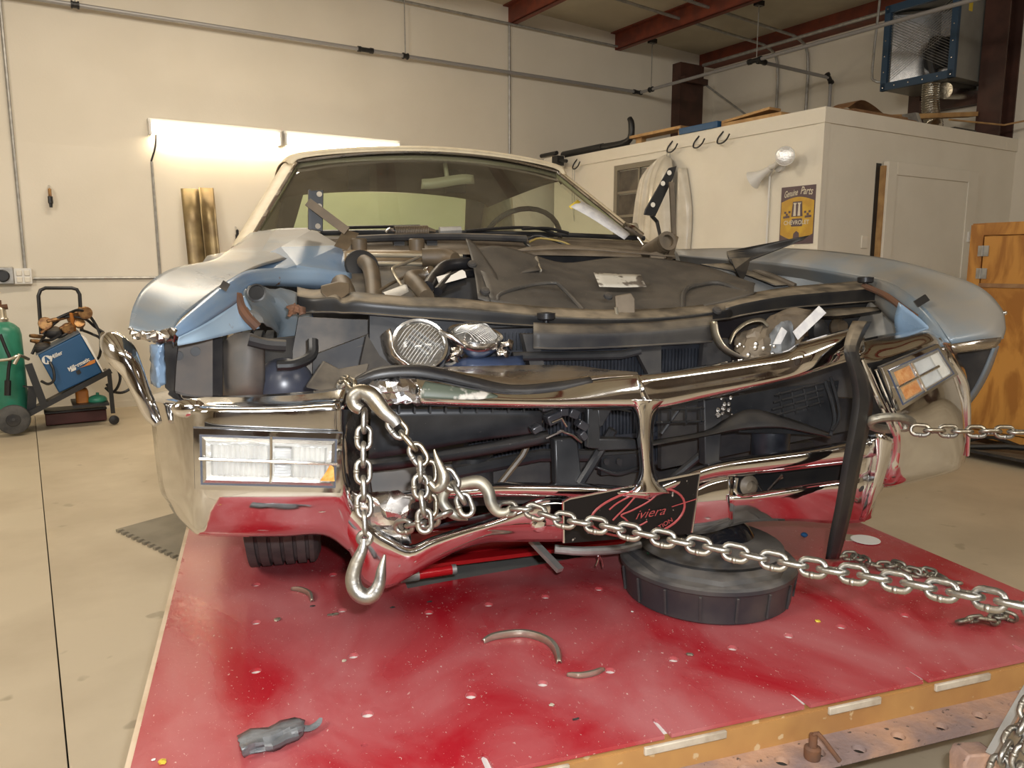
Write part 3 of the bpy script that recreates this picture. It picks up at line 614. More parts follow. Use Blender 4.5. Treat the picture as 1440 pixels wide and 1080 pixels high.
MB().tube([fo(70, 509), c_(75, 520, -.05), c_(76, 534, -.06), c_(68, 540, -.05), c_(58, 536, -.02)], .010, 8, sm=4).build('cable', M['blackfit'], wl)
# torch gear and hoses piled on top
o = thing('torch_set', c_(90, 470, .2), 'tangle of brass regulators, torches and hoses heaped on welder', 'torch set')
random.seed(3)
for (u, v, r_) in ((64, 455, .05), (105, 447, .055), (120, 440, .05), (95, 462, .045), (78, 466, .04), (112, 455, .04)):
    MB().lathe([(.01, -.03), (r_ * .8, -.025), (r_, -.005), (r_, .012), (r_ * .9, .016)], c_(u, v, random.uniform(.08, .25)), (random.uniform(-.6, .6), -1, random.uniform(-.3, .8)), 16).build('regulator', M['brass'], o)
for (u0, v0, u1, v1, b_) in ((42, 472, 62, 474, 1), (43, 479, 70, 483, 1), (58, 468, 85, 448, 1), (66, 452, 95, 446, 1), (84, 462, 110, 450, 1), (100, 440, 105, 465, 0), (112, 433, 113, 448, 1), (70, 470, 100, 466, 0)):
    p0, p1 = c_(u0, v0, .1), c_(u1, v1, .16)
    MB().tube([p0, p0 * .7 + p1 * .3, p1], [.012, .017, .013], 8).build('torch', M['brass'] if b_ else M['orange'], o)
for pts in (((60, 470), (74, 452), (98, 440), (112, 436), (126, 444), (140, 468), (142, 490)), ((115, 464), (130, 470), (142, 478), (140, 500), (133, 508)), ((70, 460), (90, 446), (118, 448), (134, 460), (150, 470)), ((45, 498), (55, 480), (72, 478), (86, 470)), ((50, 492), (66, 470), (84, 474), (98, 466)), ((155, 505), (162, 512), (169, 530), (165, 545), (157, 552), (148, 545)), ((150, 540), (158, 550), (172, 552), (184, 545), (186, 532)), ((157, 505), (170, 515), (185, 519))):
    MB().tube([c_(u, v, .05 + .1 * random.random()) for u, v in pts], .011, 8, sm=5).build('hose', M['rubber'], o)
MB().sphere(c_(76, 468, .15), .07, 12, 8, (1, 1, .7)).sphere(c_(60, 490, .1), .06, 12, 8, (1, 1, .8)).build('glove', M['dark'], o)
o = thing('tool_box', c_(102, 592, .25), 'dark red tool box on floor under welding cart', 'tool box')
b0 = c_(64, 590, .2); b0.z = FZ + .01
MB().obox(b0, BU * .43, BD * .22, (0, 0, .09)).build('box_body', M['darkred'], o, bevel=.006); MB().obox(b0 + Vector((0, 0, .09)) - BU * .005, BU * .44, BD * .22, (0, 0, .02)).build('lid', M['blackfit'], o, bevel=.005)
o = tag(MB().sphere(c_(137, 562, .12), .058, 16, 10, (1.25, 1, .7)).tube([c_(137, 556, .12), c_(137, 552, .12)], .012, 8).build('gas_bottle', M['green']), 'small green gas bottle lying on lower cart shelf', 'gas bottle')
o = tag(MB().obox(c_(108, 571, .1), BU * .09, BD * .12, (0, 0, .13)).build('orange_can', M['orange'], bevel=.02), 'orange can standing on lower cart shelf beneath welder', 'can')
# tall gas cylinder, leaning with the cart
cy = thing('gas_cylinder', c_(17, 592, .0), 'tall green gas cylinder with pale cap at left edge', 'gas cylinder')
p0 = c_(17, 589, .18); p1 = c_(2, 452, .18); ax = (p1 - p0).normalized(); Lc = (p1 - p0).length
MB().lathe([(.09, 0), (.118, .015), (.122, .04), (.122, Lc * .86), (.112, Lc * .925), (.08, Lc * .97), (.04, Lc)], p0, ax, 28).build('body', M['green'], cy)
MB().lathe([(.045, Lc - .005), (.048, Lc + .02), (.040, Lc + .03), (.036, Lc + .09), (.02, Lc + .11)], p0, ax, 16).build('neck_collar', M['trimg'], cy)
MB().tube([p1 + ax * .10 - BU * .05, p1 + ax * .11 + BU * .05], .02, 8).tube([p1 + ax * .08, p1 + ax * .16], .014, 8).build('valve', M['rust'], cy)
MB().tube([c_(0, 470, .0), c_(8, 490, .0), c_(14, 505, .0), c_(12, 520, .0), c_(10, 550, .0)], .012, 8, sm=3).tube([c_(11, 535, .0), c_(10.5, 556, .0)], .022, 8).build('torch_lead', M['blackfit'], cy)
MB().tube([c_(-4, 507, -.02), c_(14, 505, -.04), c_(27, 500, -.02), c_(40, 505, .1)], .012, 8, sm=3).tube([c_(20, 512, -.03), c_(28, 498, -.03)], .014, 8).build('chain_clamp', M['trimg'], cy)

# ---- interlocking floor mat
def fpt(u, v): return qz(u, v, FZ)
A, B, Cc = fpt(163, 748), fpt(256, 792), fpt(270, 718)
pts = []; n = 12
for k in range(n):
    for (f0, f1, off) in ((0, .5, 0), (.5, 1, .022)):
        for f in (f0, f1):
            pts.append(A + (B - A) * ((k + f) / n) + (Cc - A).normalized() * off)
pts += [B + (Cc - A) * 1.0, Cc]
tag(MB().prism([p + Vector((0, 0, .001)) for p in pts], (0, 0, .012)).build('floor_mat', M['mat']), 'grey interlocking floor mat with toothed edge beside red rack', 'mat')
# ================================================================ red frame rack under the car
def holed(outer, holes, t, name, m, parent, z):
    cu = bpy.data.curves.new(name, 'CURVE'); cu.dimensions = '2D'; cu.fill_mode = 'BOTH'; cu.extrude = t / 2
    for poly in [outer] + holes:
        s = cu.splines.new('POLY'); s.points.add(len(poly) - 1); s.use_cyclic_u = True
        for k, p in enumerate(poly): s.points[k].co = (p[0], p[1], 0, 1)
    to = bpy.data.objects.new(name, cu); COL.objects.link(to); bpy.context.view_layer.update()
    me = bpy.data.meshes.new_from_object(to); bpy.data.objects.remove(to)
    mb = MB(); mb.v = [v.co + Vector((0, 0, z - t / 2)) for v in me.vertices]; mb.f = [tuple(p.vertices) for p in me.polygons]
    return mb.build(name, m, parent)
def circ(x, y, r, n=16): return [(x + r * math.cos(2 * math.pi * k / n), y + r * math.sin(2 * math.pi * k / n)) for k in range(n)]
rack = thing('frame_rack', (0.05, 1.5, FZ), 'red steel frame straightening rack with drilled deck carrying the wrecked car', 'rack')
XL, XR, YF, YB = -1.05, 1.15, -.32, 5.6
outer = [(XL, YB), (XL, YF)]
for (u, v) in ((680, 1062), (930, 1022), (1119, 978), (1280, 942), (1434, 912)):
    x = qz(u, v, 0).x
    outer += [(x - .008, YF), (x - .007, YF + .05), (x + .001, YF + .058), (x + .006, YF + .05), (x + .007, YF)]
outer += [(XR, YF), (XR, YB)]
HP = [(360, 822), (468, 808), (360, 875), (481, 858), (360, 943), (497, 922), (517, 1004), (603, 861), (687, 850), (767, 839), (842, 828), (947, 927), (858, 943), (763, 961), (662, 978), (1030, 911), (1109, 894), (1183, 881), (1273, 865)]
holes = [circ(qz(u, v, 0).x, qz(u, v, 0).y, .0125) for u, v in HP]
for k in range(9): holes.append(circ(-.85, .95 + k * .4, .0125)); holes.append(circ(.95, .95 + k * .4, .0125))
p = qz(512, 1048, 0); holes.append(circ(p.x, p.y, .006, 10))
holes.append([(-.44, .50), (.42, .60), (.42, 4.8), (-.44, 4.8)])
holed(outer, holes, .008, 'deck', M['red'], rack, 0)
MB().box(XL + .01, XR - .01, YF + .02, .46, -.013, -.0085).box(XL + .01, -.46, .46, YB, -.013, -.0085).box(.44, XR - .01, .46, YB, -.013, -.0085).build('deck_underplate', mat('under_plate', (.62, .60, .57), .6), rack)  # pale sheet added close below so the holes look lit inside
for x0, x1 in ((XL, XL + .02), (XR - .02, XR)): MB().box(x0 - (.012 if x0 < 0 else 0), x1 + (.012 if x0 > 0 else 0), YF, YB, -.09, -.006).build('side_rail', M['edgew'], rack)
MB().box(XL, XR, YF - .006, YF + .006, -.07, -.014).build('front_web', M['ochre'], rack)
MB().box(XL, XR, YF - .004, YF + .02, -.02, -.012).build('front_lip', M['ochre'], rack)
for (u0, u1, v) in ((905, 1020, 1052), (1165, 1238, 980), (1315, 1392, 945), (720, 800, 1085)):
    p0, p1 = q(u0, v + (u1 - u0) * .12, YF - .006), q(u1, v - (u1 - u0) * .12, YF - .006)
    MB().box(p0.x, p1.x, YF - .012, YF - .004, -.026, -.010).build('pad', M['putty'], rack, bevel=.002)
lo = [(XL, YF + .0), (XL, YF - .085), (XR, YF - .085), (XR, YF + .0)]
lh = [circ(qz(u, v, -.07).x, qz(u, v, -.07).y, .0145) for u, v in ((1208, 1053), (1263, 1035), (1323, 1021), (1377, 1006), (1428, 993))]
x0 = qz(1208, 1053, -.07).x
for k in range(1, 12): lh.append(circ(x0 - k * .085, YF - .05, .0145))
holed(lo, lh, .012, 'perforated_ledge', M['rustp'], rack, -.07)
MB().box(XL, XR, YF - .02, YF + .02, -.14, -.083).build('front_channel', M['dark'], rack)
for x in (-1.0, 1.08):
    for y in (.3, 2.2, 4.6): MB().box(x - .04, x + .04, y, y + .09, FZ, -.05).build('leg', M['redp'], rack)
MB().box(-.44, .44, .55, 4.8, -.16, -.15).build('lower_tray', mat('grey_tray', (.17, .18, .17), .5, c2=(.24, .24, .22), ns=6), rack)
cb = MB().box(-.46, .75, .86, .98, -.075, .03).build('crossbeam', M['redp'], rack, bevel=.006)
MB().box(-.44, .44, .80, .86, -.075, -.062).build('crossbeam_flange', M['redp'], rack)
pa, pb = qz(588, 818, .004), qz(640, 810, .004)
MB().tube([pa + Vector((0, .02, .012)), pb + Vector((0, .02, .012))], .014, 14).build('lock_tube', M['redp'], rack)
MB().tube([pa + Vector((-.045, .016, .012)), pa + Vector((.005, .02, .012))], .016, 14).build('tube_end', M['galv'], rack)
MB().tube([pb + Vector((-.005, .02, .012)), pb + Vector((.008, .02, .012))], .0145, 14).build('tube_end', M['galv'], rack)
# bolt with bent handle on the ledge
o = thing('lock_pin', qz(1141, 1072, -.07), 'rusty lock pin with bent handle standing on perforated rack ledge', 'pin')
b0 = qz(1142, 1066, -.07)
MB().lathe([(.015, 0), (.016, .004), (.016, .022), (.011, .026), (.008, .026), (.008, .05)], b0, (0, 0, 1), 14).build('pin_body', M['rust'], o)
MB().tube([b0 + Vector((0, 0, .045)), b0 + Vector((.006, -.004, .054)), b0 + Vector((.022, -.022, .030)), b0 + Vector((.036, -.034, .008))], .0045, 8, sm=2).build('bent_handle', M['rust'], o)

# ================================================================ chains and hooks
lk = MB()
def stadium(pitch, d, wo):
    hw = wo / 2 - d / 2; L_ = pitch + d; hl = L_ / 2 - hw + 0
    pts = []
    st = pitch / 2 + d / 2 - hw - 0.0
    for k in range(9): a = -math.pi / 2 + math.pi * k / 8; pts.append((st + hw * math.cos(a), hw * math.sin(a), 0))
    for k in range(9): a = math.pi / 2 + math.pi * k / 8; pts.append((-st + hw * math.cos(a), hw * math.sin(a), 0))
    return pts
def link_mesh(name, pitch, d, wo, m, weld_bump=True):
    mb = MB().tube(stadium(pitch, d, wo), d / 2, 8, closed=True, up=(0, 0, 1))
    if weld_bump:
        y = -(wo / 2 - d / 2); mb.tube([(-d * .35, y, 0), (0, y, 0), (d * .35, y, 0)], [d * .5, d * .6, d * .5], 8)
    me = bpy.data.meshes.new(name); me.from_pydata(mb.v, [], mb.f)
    for p in me.polygons: p.use_smooth = True
    me.materials.append(m); return me
PITCH, WIRE, WO = .0305, .0098, .0335
LM = {k: link_mesh('link_' + k, PITCH, WIRE, WO, M[k]) for k in ('steel', 'steelb', 'steeld')}
def chain(pts, label, mk='steel', phase=0, face=None, wob=.12, parent=None, sm=6, n=None, cat='chain'):
    P = [Vector(tuple(p)) for p in catmull(pts, sm)] if len(pts) > 2 else [Vector(tuple(pts[0])).lerp(Vector(tuple(pts[1])), k / 40) for k in range(41)]
    ds = [0]
    for a, b_ in zip(P, P[1:]): ds.append(ds[-1] + (b_ - a).length)
    def atd(s):
        s = min(max(s, 0), ds[-1])
        for i in range(len(P) - 1):
            if ds[i + 1] >= s: return P[i].lerp(P[i + 1], (s - ds[i]) / max(1e-9, ds[i + 1] - ds[i]))
        return P[-1]
    if parent is None:
        parent = thing('chain', P[0], label, cat)
    cnt = int(ds[-1] / PITCH + .5) if n is None else n
    for i in range(max(1, cnt)):
        c0, c1 = atd(i * PITCH), atd((i + 1) * PITCH); c = (c0 + c1) / 2
        t = (c1 - c0).normalized()
        nf = (CAM - c) if face is None else Vector(face)
        z = (nf - t * nf.dot(t)).normalized()
        ang = (math.pi / 2 if (i + phase) % 2 else 0) + random.uniform(-wob, wob)
        z = Quaternion(t, ang) @ z; y = z.cross(t)
        o = bpy.data.objects.new('link', LM[mk]); COL.objects.link(o)
        mtx = Matrix((t, y, z)).transposed().to_4x4()
        o.parent = parent; o.rotation_mode = 'QUATERNION'; o.rotation_quaternion = mtx.to_quaternion(); o.location = c - ORG[parent.name]
        ORG[o.name] = c
    return parent
def dd(*p): return [qd(u, v, d) for u, v, d in p]
def hook(name, pts, rad, m, parent, dep, n=14, sm=5):
    return MB().tube([qd(u, v, dep if len(r) == 0 else r[0]) for (u, v, *r) in pts], [r * dep / FPX for r in rad], n, sm=sm, up=tuple(-_f)).build(name, M[m], parent, ang=60)
# hanging chain with the big slip hook
D1 = 1.40
ch1 = chain(dd((513, 580, D1), (511, 640, D1 - .01), (511, 690, D1 - .02), (514, 752, D1 - .03)), 'zinc chain hanging down front of bumper with big open slip hook at its end', 'steel', phase=1)
hook('slip_hook', [(512, 757), (510, 772), (501, 793), (496.5, 815), (502, 832), (515, 839), (527, 833), (534, 818), (536.5, 800), (541, 780)], [5, 7.5, 9.5, 11, 11.5, 11.5, 10.5, 8.5, 6.5, 1.8], 'steel', ch1, D1 - .035)
MB().tube([qd(513 + 8 * math.cos(a), 757 + 8 * math.sin(a), D1 - .035) for a in [2 * math.pi * k / 14 for k in range(14)]], .006, 8, closed=True).build('hook_eye', M['steel'], ch1)
# wrapped chain over the bumper edge with two bronze hooks
D2 = 1.40
ch2 = chain(dd((480, 536, 1.52), (494, 543, 1.45), (505, 552, 1.42)), 'bronze tinted chain wrapped over the crushed bumper corner with grab hooks', 'steelb', wob=.5)
hook('clevis_hook', [(508, 576), (499, 570), (497, 559), (507, 551), (521, 556), (531, 568), (541, 580), (553, 590), (559, 598)], [8, 9.5, 10.5, 11, 12, 12, 10.5, 9, 7.5], 'steelb', ch2, D2 - .035)
chain(dd((551, 592, D2 - .03), (570, 615, D2 - .03), (586, 634, D2 - .03), (596, 652, D2 - .03)), '', 'steelb', parent=ch2)
chain(dd((590, 648, D2 - .035), (592, 690, D2 - .035), (597, 728, D2 - .035), (598, 756, D2 - .035)), '', 'steel', phase=1, parent=ch2)
chain(dd((603, 652, D2 - .015), (604, 690, D2 - .015), (604, 722, D2 - .015)), '', 'steelb', phase=0, parent=ch2)
hook('grab_hook', [(610.5, 632), (614, 644), (620, 658), (624, 670), (622, 681), (613, 687), (604, 678)], [1.5, 4, 6.5, 8.5, 8.5, 7, 5], 'steelb', ch2, D2 - .045)
chain(dd((626, 664, D2 - .02), (638, 683, D2 - .02), (651, 703, D2 - .03), (656, 716, D2 - .03)), '', 'steel', phase=0, parent=ch2)
chain(dd((560, 742, 1.47), (580, 738, 1.45), (605, 732, 1.43), (628, 722, 1.42)), '', 'steel', phase=0, parent=ch2, wob=.4)
# long pull chain
ch3 = chain(dd((704, 716, 1.47), (742, 716, 1.44), (770, 726, 1.42), (797, 732, 1.40), (848, 740, 1.37), (898, 750, 1.34), (998, 770, 1.285), (1107, 792, 1.22), (1217, 810, 1.14), (1342, 833, 1.05), (1407, 846, 1.0), (1475, 860, .96), (1640, 895, .86), (1900, 950, .74)), 'long taut bright zinc pull chain running from bumper across deck past round black pan', 'steel', sm=4)
hook('grab_hook', [(658, 731), (642, 725), (628, 715), (622, 702), (630, 687), (652, 680), (673, 678), (686, 690), (691, 708), (700, 720), (712, 720), (719, 712)], [1.5, 7, 8, 8, 8, 8.5, 9.5, 9, 8.5, 7, 6, 3], 'steeld', ch3, 1.46)
# chain at the right end of the bumper
ch4 = chain([q(1284, 604, -.10), q(1320, 606, -.13), q(1450, 608, -.22)], 'dull pull chain hooked round right bumper end and leading out of frame', 'steelb', phase=0, wob=.2, face=(0, -1, .25))
MB().tube([q(1252 + 30 * math.cos(a), 595 + 8.5 * math.sin(a), -.085 - .0 + .03 * math.sin(a)) for a in [2 * math.pi * k / 24 for k in range(24)]], .0105, 10, closed=True).build('ring', M['steeld'], ch4)
# loose chains on the deck
def dk(u, v, z=.016): return qz(u, v, z)
chain([dk(1176, 783), dk(1200, 781), dk(1222, 792), dk(1245, 797), dk(1262, 793), dk(1285, 806), dk(1305, 803), dk(1330, 818), dk(1352, 820)], 'loose dull chain lying on rack deck behind taut chain', 'steeld', face=(0, 0, 1), wob=.7)
chain([dk(1350, 874), dk(1372, 869), dk(1392, 873), dk(1412, 863), dk(1428, 870)], 'short heap of loose chain on deck near right edge', 'steeld', face=(0, 0, 1), wob=.9)
# pull tower chain in the near right corner
ch6 = chain(dd((1452, 985, 1.30), (1432, 1030, 1.28), (1412, 1060, 1.26), (1400, 1095, 1.24)), 'chain hanging below perforated ledge in near right corner', 'steel', wob=.4)
chain(dd((1455, 1030, 1.22), (1440, 1062, 1.22), (1425, 1100, 1.22)), '', 'steel', phase=1, parent=ch6, wob=.4)
o = thing('pull_tower', qd(1400, 1080, 1.5), 'rusty pull tower plate with grey bar and red foot below rack ledge', 'pull tower')
MB().bar(qd(1450, 960, 1.42), qd(1392, 1062, 1.36), .012, .012).build('guide_bar', M['galv'], o)
MB().prism(dd((1356, 1075, 1.36), (1362, 1062, 1.36), (1402, 1060, 1.36), (1410, 1085, 1.36), (1400, 1130, 1.36), (1356, 1130, 1.36)), _f * .05).build('hook_plate', M['rustp'], o, bevel=.004)
MB().box(1.0, 1.35, -.62, -.5, FZ, FZ + .12).box(.62, 1.35, -.52, -.42, FZ, FZ + .06).build('foot', M['redp'], o)

# ================================================================ round drain pan
pc = Vector((.335, .235, 0)); RP = .235
o = thing('drain_pan', pc, 'round dusty black plastic drain pan standing on red deck under bumper', 'drain pan')
n = 48; rows = []
def rad(k): return RP
ang = lambda k: 2 * math.pi * k / n
def ring(r, z, oc=0):
    out = []
    for k in range(n):
        a = ang(k); rr = r
        if oc: rr = r * min(1.0, .93 / max(.05, math.cos(((a - R(22.5)) % R(45)) - R(22.5))) * 1.0)
        out.append(pc + Vector((rr * math.cos(a), rr * math.sin(a), z)))
    return out
mb = MB()
for a_, b_ in zip(*(lambda L_: (L_[:-1], L_[1:]))([ring(RP * .2, 0), ring(RP * .90, 0), ring(RP * .94, .006), ring(RP * .975, .078), ring(RP * .985, .082), ring(RP * 1.0, .084), ring(RP * 1.0, .094), ring(RP * .975, .100), ring(RP * .93, .102, 1), ring(RP * .90, .112, 1), ring(RP * .80, .118, 1), ring(RP * .55, .120), ring(RP * .5, .116), ring(RP * .02, .112)])):
    b0 = len(mb.v); mb.v += a_ + b_
    mb.f += [(b0 + k, b0 + (k + 1) % n, b0 + n + (k + 1) % n, b0 + n + k) for k in range(n)]
mb.build('pan_body', mat('pan_plastic', (.028, .029, .033), .5, c2=(.06, .055, .05), ns=7, dust=(.20, .18, .16), dk=.7), o, ang=40)
for k in range(16):
    a = ang(k * 3 + 1.2); MB().tube([pc + Vector((RP * .955 * math.cos(a), RP * .955 * math.sin(a), .012)), pc + Vector((RP * .985 * math.cos(a), RP * .985 * math.sin(a), .076))], .0035, 6).build('side_rib', bpy.data.materials['pan_plastic'], o)
dc = pc + Vector((.075, .07, .115))
MB().lathe([(.105, -.01), (.11, .008), (.100, .02), (.085, .04), (.055, .058), (.02, .065), (.004, .066)], dc, (0, 0, 1), 28).build('dome', mat('wet_black', (.012, .012, .015), .12), o)
MB().lathe([(.19, 0), (.195, .012), (.185, .018)], pc + Vector((.02, .02, .115)), (0, 0, 1), 40).build('raised_ring', bpy.data.materials['pan_plastic'], o)
gm = mat('green_plastic', (.01, .16, .07), .4)
for (u, v, r_) in ((915, 778, .010), (1019, 786, .009)): MB().lathe([(r_, 0), (r_ * .9, .006), (.002, .007)], qz(u, v, .118), (0, 0, 1), 10).build('green_plug', gm, o)
MB().sphere(qz(1131, 752, .125), .010, 8, 6, (1, 1, .7)).build('blue_cap', M['bluem'], o)

# ================================================================ broken bits on the deck
def band(pts, w, hgt, name, m, label, cat, z0=.001):
    C_ = catmull([dk(u, v, z0) for u, v in pts], 6); rows = [[], [], [], []]
    for i, p in enumerate(C_):
        t = Vector(tuple(C_[min(i + 1, len(C_) - 1)] - C_[max(i - 1, 0)])).normalized(); s = Vector((-t.y, t.x, 0))
        p = Vector(tuple(p)); e = 1 - .45 * abs(2 * i / (len(C_) - 1) - 1) ** 4
        for k, (a, z) in enumerate(((0, 0), (.25, 1), (.7, .9), (1, .3))): rows[k].append(p + s * w * a * e + Vector((0, 0, hgt * z * e)))
    return tag(MB().surf(rows, 1, 1).build(name, M[m], solid=.0018), label, cat)
band([(681, 905), (700, 899), (735, 896), (762, 903), (776, 915), (783, 934)], .020, .014, 'trim_ring_piece', 'trimg', 'large curved piece of broken headlight trim ring on red deck', 'trim piece')
band([(797, 951), (815, 954), (838, 950), (851, 943)], .013, .010, 'trim_ring_piece', 'trimg', 'small pale curved trim piece on deck beside a drilled hole', 'trim piece')
band([(409, 830), (423, 833), (433, 838), (437, 847)], .012, .012, 'trim_ring_piece', 'trimg', 'short curved trim piece on deck in front of the front tyre', 'trim piece')
random.seed(11)
top = [(334, 1035), (352, 1026), (378, 1024), (395, 1014), (415, 1009), (428, 1014)]; bot = [(342, 1066), (362, 1058), (385, 1055), (402, 1047), (420, 1040), (428, 1027)]
rows = []
for k in range(6):
    t = k / 5; rows.append([dk(a[0] * (1 - t) + b_[0] * t, a[1] * (1 - t) + b_[1] * t, .003 + .022 * math.sin(math.pi * t) * (0.6 + .4 * random.random()) + .006 * random.random()) for a, b_ in zip(top, bot)])
o = thing('crumpled_sheet', dk(380, 1040, 0), 'crumpled grey plastic sheet with curled tail on near part of deck', 'plastic scrap')
MB().surf(rows, 2, 2, jit=.0015).build('sheet', M['gasket'], o, solid=.003, ang=20)
MB().tube([dk(424, 1024, .012), dk(436, 1024, .010), dk(446, 1018, .012), dk(451, 1010, .014)], [.010, .009, .008, .004], 8, sm=3, flat=.4).build('tail', M['gasket'], o)
def chip(u, v, r_, m, name, label, cat, grp=None, sc=(1, 1, .3)):
    mb = MB().sphere(dk(u, v, r_ * .3), r_, 7, 5, sc)
    for i, w_ in enumerate(mb.v): mb.v[i] = w_ + Vector((random.uniform(-1, 1), random.uniform(-1, 1), random.uniform(-.3, .3))) * r_ * .25
    return tag(mb.build(name, M[m], ang=15), label, cat, grp)
chip(228, 1071, .008, 'yellow', 'yellow_chip', 'bright yellow chip at near left corner of deck', 'chip')
chip(1150, 873, .007, 'yellow', 'yellow_chip', 'yellow flake on deck at right of black drain pan', 'chip')
chip(970, 920, .008, 'trimg', 'pale_flake', 'pale flake on deck between two drilled holes', 'chip')
chip(390, 871, .009, 'trimg', 'pale_flake', 'tan flake on deck left of the slip hook', 'chip')
chip(468, 864, .010, 'trimg', 'tan_flake', 'long tan flake on deck below the slip hook', 'chip', sc=(1.6, .6, .3))
chip(484, 929, .006, 'putty', 'white_crumb', 'white crumb on deck beside hole in deck centre left', 'chip')
chip(889, 860, .004, 'white', 'white_crumb', 'white crumb on deck left of black drain pan', 'chip')
chip(776, 991, .006, 'putty', 'putty_crumb', 'grey crumb on deck below small curved trim piece', 'chip')
chip(216, 748 + 320, .004, 'white', 'white_crumb', 'tiny white crumb next to the yellow chip', 'chip')
for (u, v, l_) in ((604, 846, 'black plastic sliver on deck just behind the row of holes below red lock tube'), (810, 1011, 'black sliver on deck near front edge below small curved trim piece'), (440, 852, 'black sliver on deck at the end of short curved trim piece'), (552, 854, 'tiny black sliver on deck at right of the slip hook')):
    chip(u, v, .006, 'blackp', 'black_sliver', l_, 'chip', 'black slivers on the deck', (1.3, .5, .3))
o = thing('paper_disc', dk(1217, 758, 0), 'round white paper disc with tan corner stuck on deck under bumper end', 'paper')
ctr = qz(1217, 759, .003)
MB().lathe([(.045, 0), (.045, .001)], ctr, (0, 0, 1), 24).build('disc', M['white'], o)
MB().obox(ctr + Vector((-.06, .02, -.003)), (.05, -.03, 0), (.03, .05, 0), (0, 0, .002)).build('corner', M['trimg'], o)
# bent strip hanging over the bumper
sp = [(1212, 452), (1203, 470), (1197, 495), (1207, 525), (1213, 560), (1208, 600), (1198, 650), (1187, 710), (1177, 755), (1170, 786)]
rows = [[], [], [], []]
for i, (u, v) in enumerate(sp):
    Y = (.0, -.05, -.085, -.10, -.10, -.10, -.095, -.085, -.07, -.055)[i]; w_ = (13, 12, 10, 12, 14, 14, 13, 12, 11, 9)[i]
    rows[0].append(q(u - w_, v, Y + .012)); rows[1].append(q(u - w_ * .3, v, Y)); rows[2].append(q(u + w_ * .5, v, Y)); rows[3].append(q(u + w_, v + 1, Y + .014))
o = tag(MB().surf(rows, 3, 1).build('bent_strip', M['blacks'], solid=.003), 'long bent black metal strip hanging over right part of bumper', 'metal strip')
# ================================================================ the wrecked car
car = thing('wrecked_car', (0, 2.2, 0), 'pale blue wrecked car with crushed chrome front end and open engine bay', 'car')
def part(mb, name, m, parent=None, **k): return mb.build(name, M[m] if isinstance(m, str) else m, parent or car, **k)
def rowq(pts): return [q(u, v, Y) for (u, v, Y) in pts]
def G(rows): return [rowq(r) for r in rows]

# ---------------- chrome bumper, end shell at image left
rows = G([
 [(236, 549, .26), (248, 551, .17), (268, 556, .11), (300, 557, .10), (340, 557, .10), (400, 554, .10), (455, 549, .10), (478, 545, .10), (494, 541, .12)],
 [(208, 557, .28), (228, 562, .14), (262, 566, .045), (292, 567, .035), (340, 568, .03), (400, 568, .03), (455, 564, .03), (482, 562, .035), (497, 566, .07)],
 [(209, 567, .27), (238, 574, .09), (268, 577, .012), (296, 575, -.01), (340, 575, -.016), (400, 574, -.016), (455, 571, -.016), (481, 572, -.01), (497, 578, .06)],
 [(213, 585, .27), (243, 590, .075), (272, 590, .004), (298, 588, -.018), (340, 587, -.022), (400, 586, -.022), (455, 585, -.022), (480, 587, -.014), (495, 592, .06)],
 [(219, 640, .27), (250, 645, .07), (272, 648, .006), (298, 650, -.014), (340, 650, -.018), (400, 650, -.018), (455, 650, -.018), (481, 652, -.010), (499, 655, .065)],
 [(226, 688, .28), (257, 692, .07), (276, 694, .008), (300, 694, -.012), (340, 694, -.016), (400, 694, -.016), (455, 693, -.016), (486, 694, -.008), (508, 700, .065)],
 [(236, 705, .30), (264, 722, .085), (280, 724, .03), (304, 724, .015), (340, 724, .012), (400, 724, .012), (455, 723, .012), (491, 726, .016), (518, 735, .06)],
 [(246, 722, .33), (270, 742, .11), (284, 746, .065), (308, 747, .055), (340, 748, .05), (400, 748, .05), (455, 747, .05), (488, 760, .055), (520, 780, .07)],
 [(258, 735, .36), (276, 750, .15), (290, 753, .12), (310, 754, .11), (340, 754, .105), (400, 754, .105), (455, 752, .105), (488, 772, .10), (520, 800, .10)],
])
bl = part(MB().surf(rows, 4, 4), 'bumper_end', 'chrome', solid=.003, ang=70)
lab(bl, 'shiny chrome bumper end holding the rectangular clear lamp')
# dent bulge on the corner and small blemishes
part(MB().sphere(q(265, 574, .02), .022, 14, 10, (1.4, .7, .8)), 'dent', 'chrome', bl)
part(MB().sphere(q(454, 719, .008), .007, 10, 8, (1.6, .5, .5)), 'chrome_bolt', 'chrome', bl)
# drooping valance, left half
rows = G([
 [(486, 694, .02), (503, 702, .03), (522, 735, .035), (548, 754, .03), (577, 767, .02), (606, 756, .02), (640, 745, .02), (680, 733, .022), (712, 722, .03), (742, 706, .03), (770, 699, .03), (800, 699, .03)],
 [(482, 712, .012), (502, 728, .015), (524, 752, .012), (548, 765, .005), (577, 777, -.005), (607, 764, -.005), (641, 753, -.002), (682, 741, 0), (714, 730, .01), (744, 718, .012), (770, 712, .012), (800, 712, .012)],
 [(476, 735, .04), (498, 760, .04), (520, 790, .035), (545, 800, .025), (573, 803, .015), (607, 785, .015), (641, 770, .02), (682, 755, .025), (716, 748, .03), (745, 742, .03), (770, 742, .03), (800, 742, .03)],
 [(470, 751, .09), (491, 773, .09), (512, 818, .085), (542, 826, .07), (566, 816, .06), (606, 793, .06), (640, 776, .065), (680, 763, .07), (716, 761, .07), (745, 761, .07), (770, 761, .07), (800, 760, .07)],
])
part(MB().surf(rows, 4, 4), 'lower_valance', 'chrome', solid=.003, ang=70)
part(MB().lathe([(.018, 0), (.018, .006), (.013, .012), (.004, .014)], q(757, 737, .025), (0, -1, -.2), 18), 'bumper_bolt', 'chrome')
